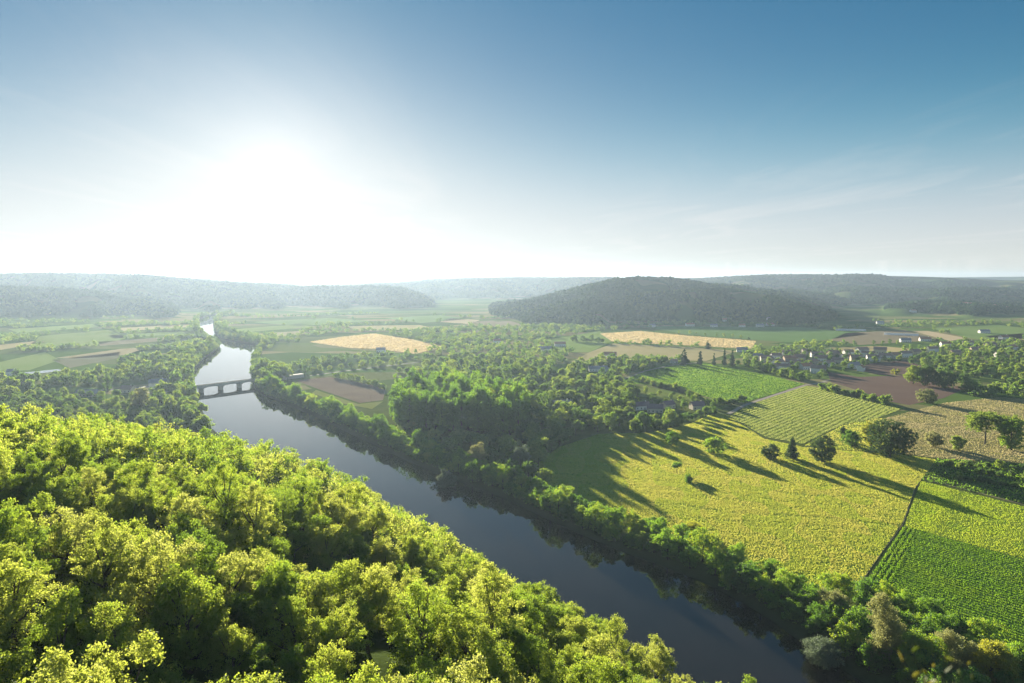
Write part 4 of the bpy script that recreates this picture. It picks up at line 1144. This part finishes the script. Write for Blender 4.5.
tag(link('pond', mesh_py('pond', [(*at(x, y), .13) for x, y in ((22, 372.8), (34, 374.2), (63, 370.6), (58, 369.2))], [(0, 1, 2, 3)]), bpy.data.materials['calm_water']), 'narrow shining pond among the fields at the left edge', 'pond', kind='structure')

# ================================================================== the twig close to the belvedere
def build_twig():
    root = bpy.data.objects.new('shrub', None); COL.objects.link(root)
    D = 3.4
    def pt(px, py, d):
        u, v = (px - CX) / FPX, (CY - py) / FPX
        return np.array([u * d, (CP + v * SP) * d, H + (-SP + v * CP) * d])
    base = pt(930, 760, D); base[2] = float(terrain(base[0], base[1])) - .1
    root.location = base
    tag(root, 'yellowing leafy shrub tip close to the viewer at the lower right corner', 'shrub')
    r = random.Random(3)
    tips = [(903, 662), (912, 652), (920, 672), (934, 666), (945, 657), (941, 676), (958, 672), (968, 664), (972, 680), (926, 684), (952, 688), (985, 690)]
    st = []
    hub = pt(944, 730, D) - base
    st.append(tube([(0, 0, 0), hub * .5 + np.array([.05, .02, 0]), hub], [.012, .009, .006], 6))
    ends = []
    for (a, b) in tips:
        e = pt(a, b, D + r.uniform(-.2, .2)) - base
        st.append(tube([hub, (hub + e) / 2 + np.array([r.uniform(-.01, .01), 0, .012]), e], [.004, .0028, .0015], 5))
        ends += [e] + [hub + (e - hub) * q + np.array([r.uniform(-.006, .006), r.uniform(-.01, .01), 0]) for q in (.55, .78)]
    v, f = merge(st); link('stem', mesh_py('stem', v, f), M['bark'], root)
    m = leaf_mat('yellow_shrub_leaves', [(.05, .08, .015), (.09, .10, .02), (.13, .11, .025)], [(.10, .18, .02), (.22, .22, .025), (.28, .20, .03)], .45)
    for e in ends:
        ax = np.array([r.uniform(-1, 1), r.uniform(-.8, .8), r.uniform(-.3, .9)]); ax /= np.linalg.norm(ax)
        sd = np.cross(ax, [r.uniform(-1, 1), r.uniform(-.2, 1), r.uniform(-.6, .8)]); sd /= np.linalg.norm(sd); nn = np.cross(ax, sd)
        L = r.uniform(.03, .06); V, F = [], []
        K = 6
        for k in range(K + 1):
            t = k / K; wd = L * .24 * math.sin(math.pi * min(.98, t * .93 + .03)) ** .8
            c = e + ax * L * t + nn * L * .18 * t * t
            V += [c - sd * wd + nn * wd * .3, c, c + sd * wd + nn * wd * .3]
        for k in range(K):
            b = 3 * k; F += [(b, b+1, b+4, b+3), (b+1, b+2, b+5, b+4)]
        link('leaf', mesh_py('leaf', V, F), m, root)
build_twig()

# ================================================================== light, sky, haze, camera
SUN_EL, SUN_AZ = math.radians(9.0), math.radians(19.5)       # azimuth left of the view direction
sv = Vector((-math.sin(SUN_AZ) * math.cos(SUN_EL), math.cos(SUN_AZ) * math.cos(SUN_EL), math.sin(SUN_EL)))
sl = bpy.data.lights.new('sun', 'SUN'); sl.energy = 5.0; sl.angle = math.radians(.6); sl.color = (1, .89, .70)
so = bpy.data.objects.new('sun', sl); COL.objects.link(so); so.rotation_euler = sv.to_track_quat('Z', 'Y').to_euler()

w = bpy.data.worlds.new('World'); SC.world = w; w.use_nodes = True
n = N(w)
sky = n('ShaderNodeTexSky', sky_type='NISHITA'); sky.sun_disc = False
sky.sun_elevation = SUN_EL; sky.sun_rotation = -SUN_AZ
sky.altitude = 150; sky.air_density = .7; sky.dust_density = .1; sky.ozone_density = 3.0
tc = n('ShaderNodeTexCoord')
vn = n('ShaderNodeVectorMath', operation='NORMALIZE'); n.l(tc.outputs['Generated'], vn.inputs[0])
# the aureole round the sun: the texture's own is compressed, a soft white one is added
dt = n('ShaderNodeVectorMath', operation='DOT_PRODUCT'); n.l(vn.outputs[0], dt.inputs[0]); dt.inputs[1].default_value = sv
ang = n.math('ARCCOSINE', n.math('MINIMUM', dt.outputs['Value'], 1.0))
sep = n('ShaderNodeSeparateXYZ'); n.l(vn.outputs[0], sep.inputs[0])
elev = n.math('ARCSINE', sep.outputs[2])
def gauss(deg):
    e = n.math('MULTIPLY', elev, 1 / math.radians(deg))
    return n.math('EXPONENT', n.math('MULTIPLY', n.math('MULTIPLY', e, e), -1.0))
def tinted(col, fac):
    q = n('ShaderNodeVectorMath', operation='SCALE'); q.inputs[0].default_value = col; n.l(fac, q.inputs['Scale']); return q.outputs[0]
def plus(a, b):
    q = n('ShaderNodeVectorMath', operation='ADD'); n.l(a, q.inputs[0]); n.l(b, q.inputs[1]); return q.outputs[0]
mist = plus(tinted((5.6, 0, 0), gauss(6.6)), tinted((0, 3.8, 3.6), gauss(8.0)))
veil = tinted((2.0, .25, .05), n.math('MULTIPLY', n.math('EXPONENT', n.math('MULTIPLY', ang, -1 / math.radians(28.0))), gauss(20.0)))
glow = tinted((8.4, 6.2, 4.7), n.math('MULTIPLY', n.math('EXPONENT', n.math('MULTIPLY', ang, -1 / math.radians(17.0))), gauss(11.3)))
# faint cirrus, on a plane high above
zz = n.math('MAXIMUM', sep.outputs[2], .02)
pl = n('ShaderNodeCombineXYZ'); n.l(n.math('DIVIDE', sep.outputs[0], zz), pl.inputs[0]); n.l(n.math('DIVIDE', sep.outputs[1], zz), pl.inputs[1])
mp = n('ShaderNodeMapping'); mp.inputs['Rotation'].default_value = (0, 0, .45); mp.inputs['Scale'].default_value = (.55, .16, 1); n.l(pl.outputs[0], mp.inputs[0])
cn = n('ShaderNodeTexNoise', i_Scale=1.3, i_Detail=7.0, i_Roughness=.62, i_Distortion=.9); n.l(mp.outputs[0], cn.inputs['Vector'])
cm = n('ShaderNodeTexNoise', i_Scale=.35, i_Detail=1.0); n.l(mp.outputs[0], cm.inputs['Vector'])
ci = n('ShaderNodeMapRange', n1=.47, n2=.74); n.l(cn.outputs['Fac'], ci.inputs[0])
cj = n('ShaderNodeMapRange', n1=.40, n2=.58); n.l(cm.outputs['Fac'], cj.inputs[0])
cirrus = n.math('MULTIPLY', n.math('MULTIPLY', ci.outputs[0], cj.outputs[0]), 3.0)
away = n('ShaderNodeMapRange', interpolation_type='SMOOTHSTEP', n1=math.radians(66), n2=math.radians(112)); n.l(ang, away.inputs[0])  # sky away from the sun, out of view, brightened as added fill for shaded sides
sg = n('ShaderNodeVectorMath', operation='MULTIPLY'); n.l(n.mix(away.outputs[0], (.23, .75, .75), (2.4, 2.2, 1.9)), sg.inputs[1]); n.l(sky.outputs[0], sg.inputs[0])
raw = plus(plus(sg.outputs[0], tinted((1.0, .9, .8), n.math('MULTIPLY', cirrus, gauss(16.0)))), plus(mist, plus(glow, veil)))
# air this bright levels off softly
rs = n('ShaderNodeSeparateXYZ'); n.l(raw, rs.inputs[0]); rc = n('ShaderNodeCombineXYZ')
for i, top in enumerate((5.05, 5.0, 4.9)):
    n.l(n.math('MULTIPLY', n.math('SUBTRACT', 1.0, n.math('EXPONENT', n.math('MULTIPLY', rs.outputs[i], -1 / top))), top), rc.inputs[i])
core = tinted((1.5, 1.45, 1.4), n.math('EXPONENT', n.math('MULTIPLY', ang, -1 / math.radians(8.0))))
tot = plus(rc.outputs[0], core)
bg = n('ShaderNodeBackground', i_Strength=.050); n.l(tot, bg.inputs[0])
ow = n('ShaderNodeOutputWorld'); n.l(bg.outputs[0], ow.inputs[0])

def build_haze():
    v, f = boxes([(-11300, 11300, -11300, 11300, -9.5, 185)])
    m, n = newmat('valley_haze')
    pv = n('ShaderNodeVolumePrincipled'); pv.inputs['Color'].default_value = (.38, .50, .65, 1)
    pv.inputs['Density'].default_value = .75e-4; pv.inputs['Anisotropy'].default_value = .485
    o = n('ShaderNodeOutputMaterial'); n.l(pv.outputs[0], o.inputs['Volume'])
    tag(link('haze', mesh_py('haze', v, f), m), 'pale evening haze filling the valley', 'haze', kind='stuff')
build_haze()

cam = bpy.data.cameras.new('camera'); co = bpy.data.objects.new('camera', cam); COL.objects.link(co)
co.location = (0, 0, H); co.rotation_euler = (math.pi / 2 - PITCH, 0, 0)
cam.sensor_width = 36; cam.lens = 36 * FPX / 1024; cam.clip_start = .1; cam.clip_end = 30000
cam.dof.use_dof = True; cam.dof.focus_distance = 400; cam.dof.aperture_fstop = 1.1
SC.camera = co

SC.render.engine = 'CYCLES'
cy = SC.cycles
cy.max_bounces = 6; cy.diffuse_bounces = 3; cy.glossy_bounces = 3; cy.transmission_bounces = 3; cy.volume_bounces = 0; cy.transparent_max_bounces = 4
cy.use_denoising = True
cy.use_fast_gi = False
cy.sample_clamp_indirect = 6
SC.view_settings.view_transform = 'Standard'
SC.view_settings.look = 'None'
SC.view_settings.exposure = 1.9
SC.view_settings.gamma = 1.0
SC.view_settings.use_curve_mapping = False
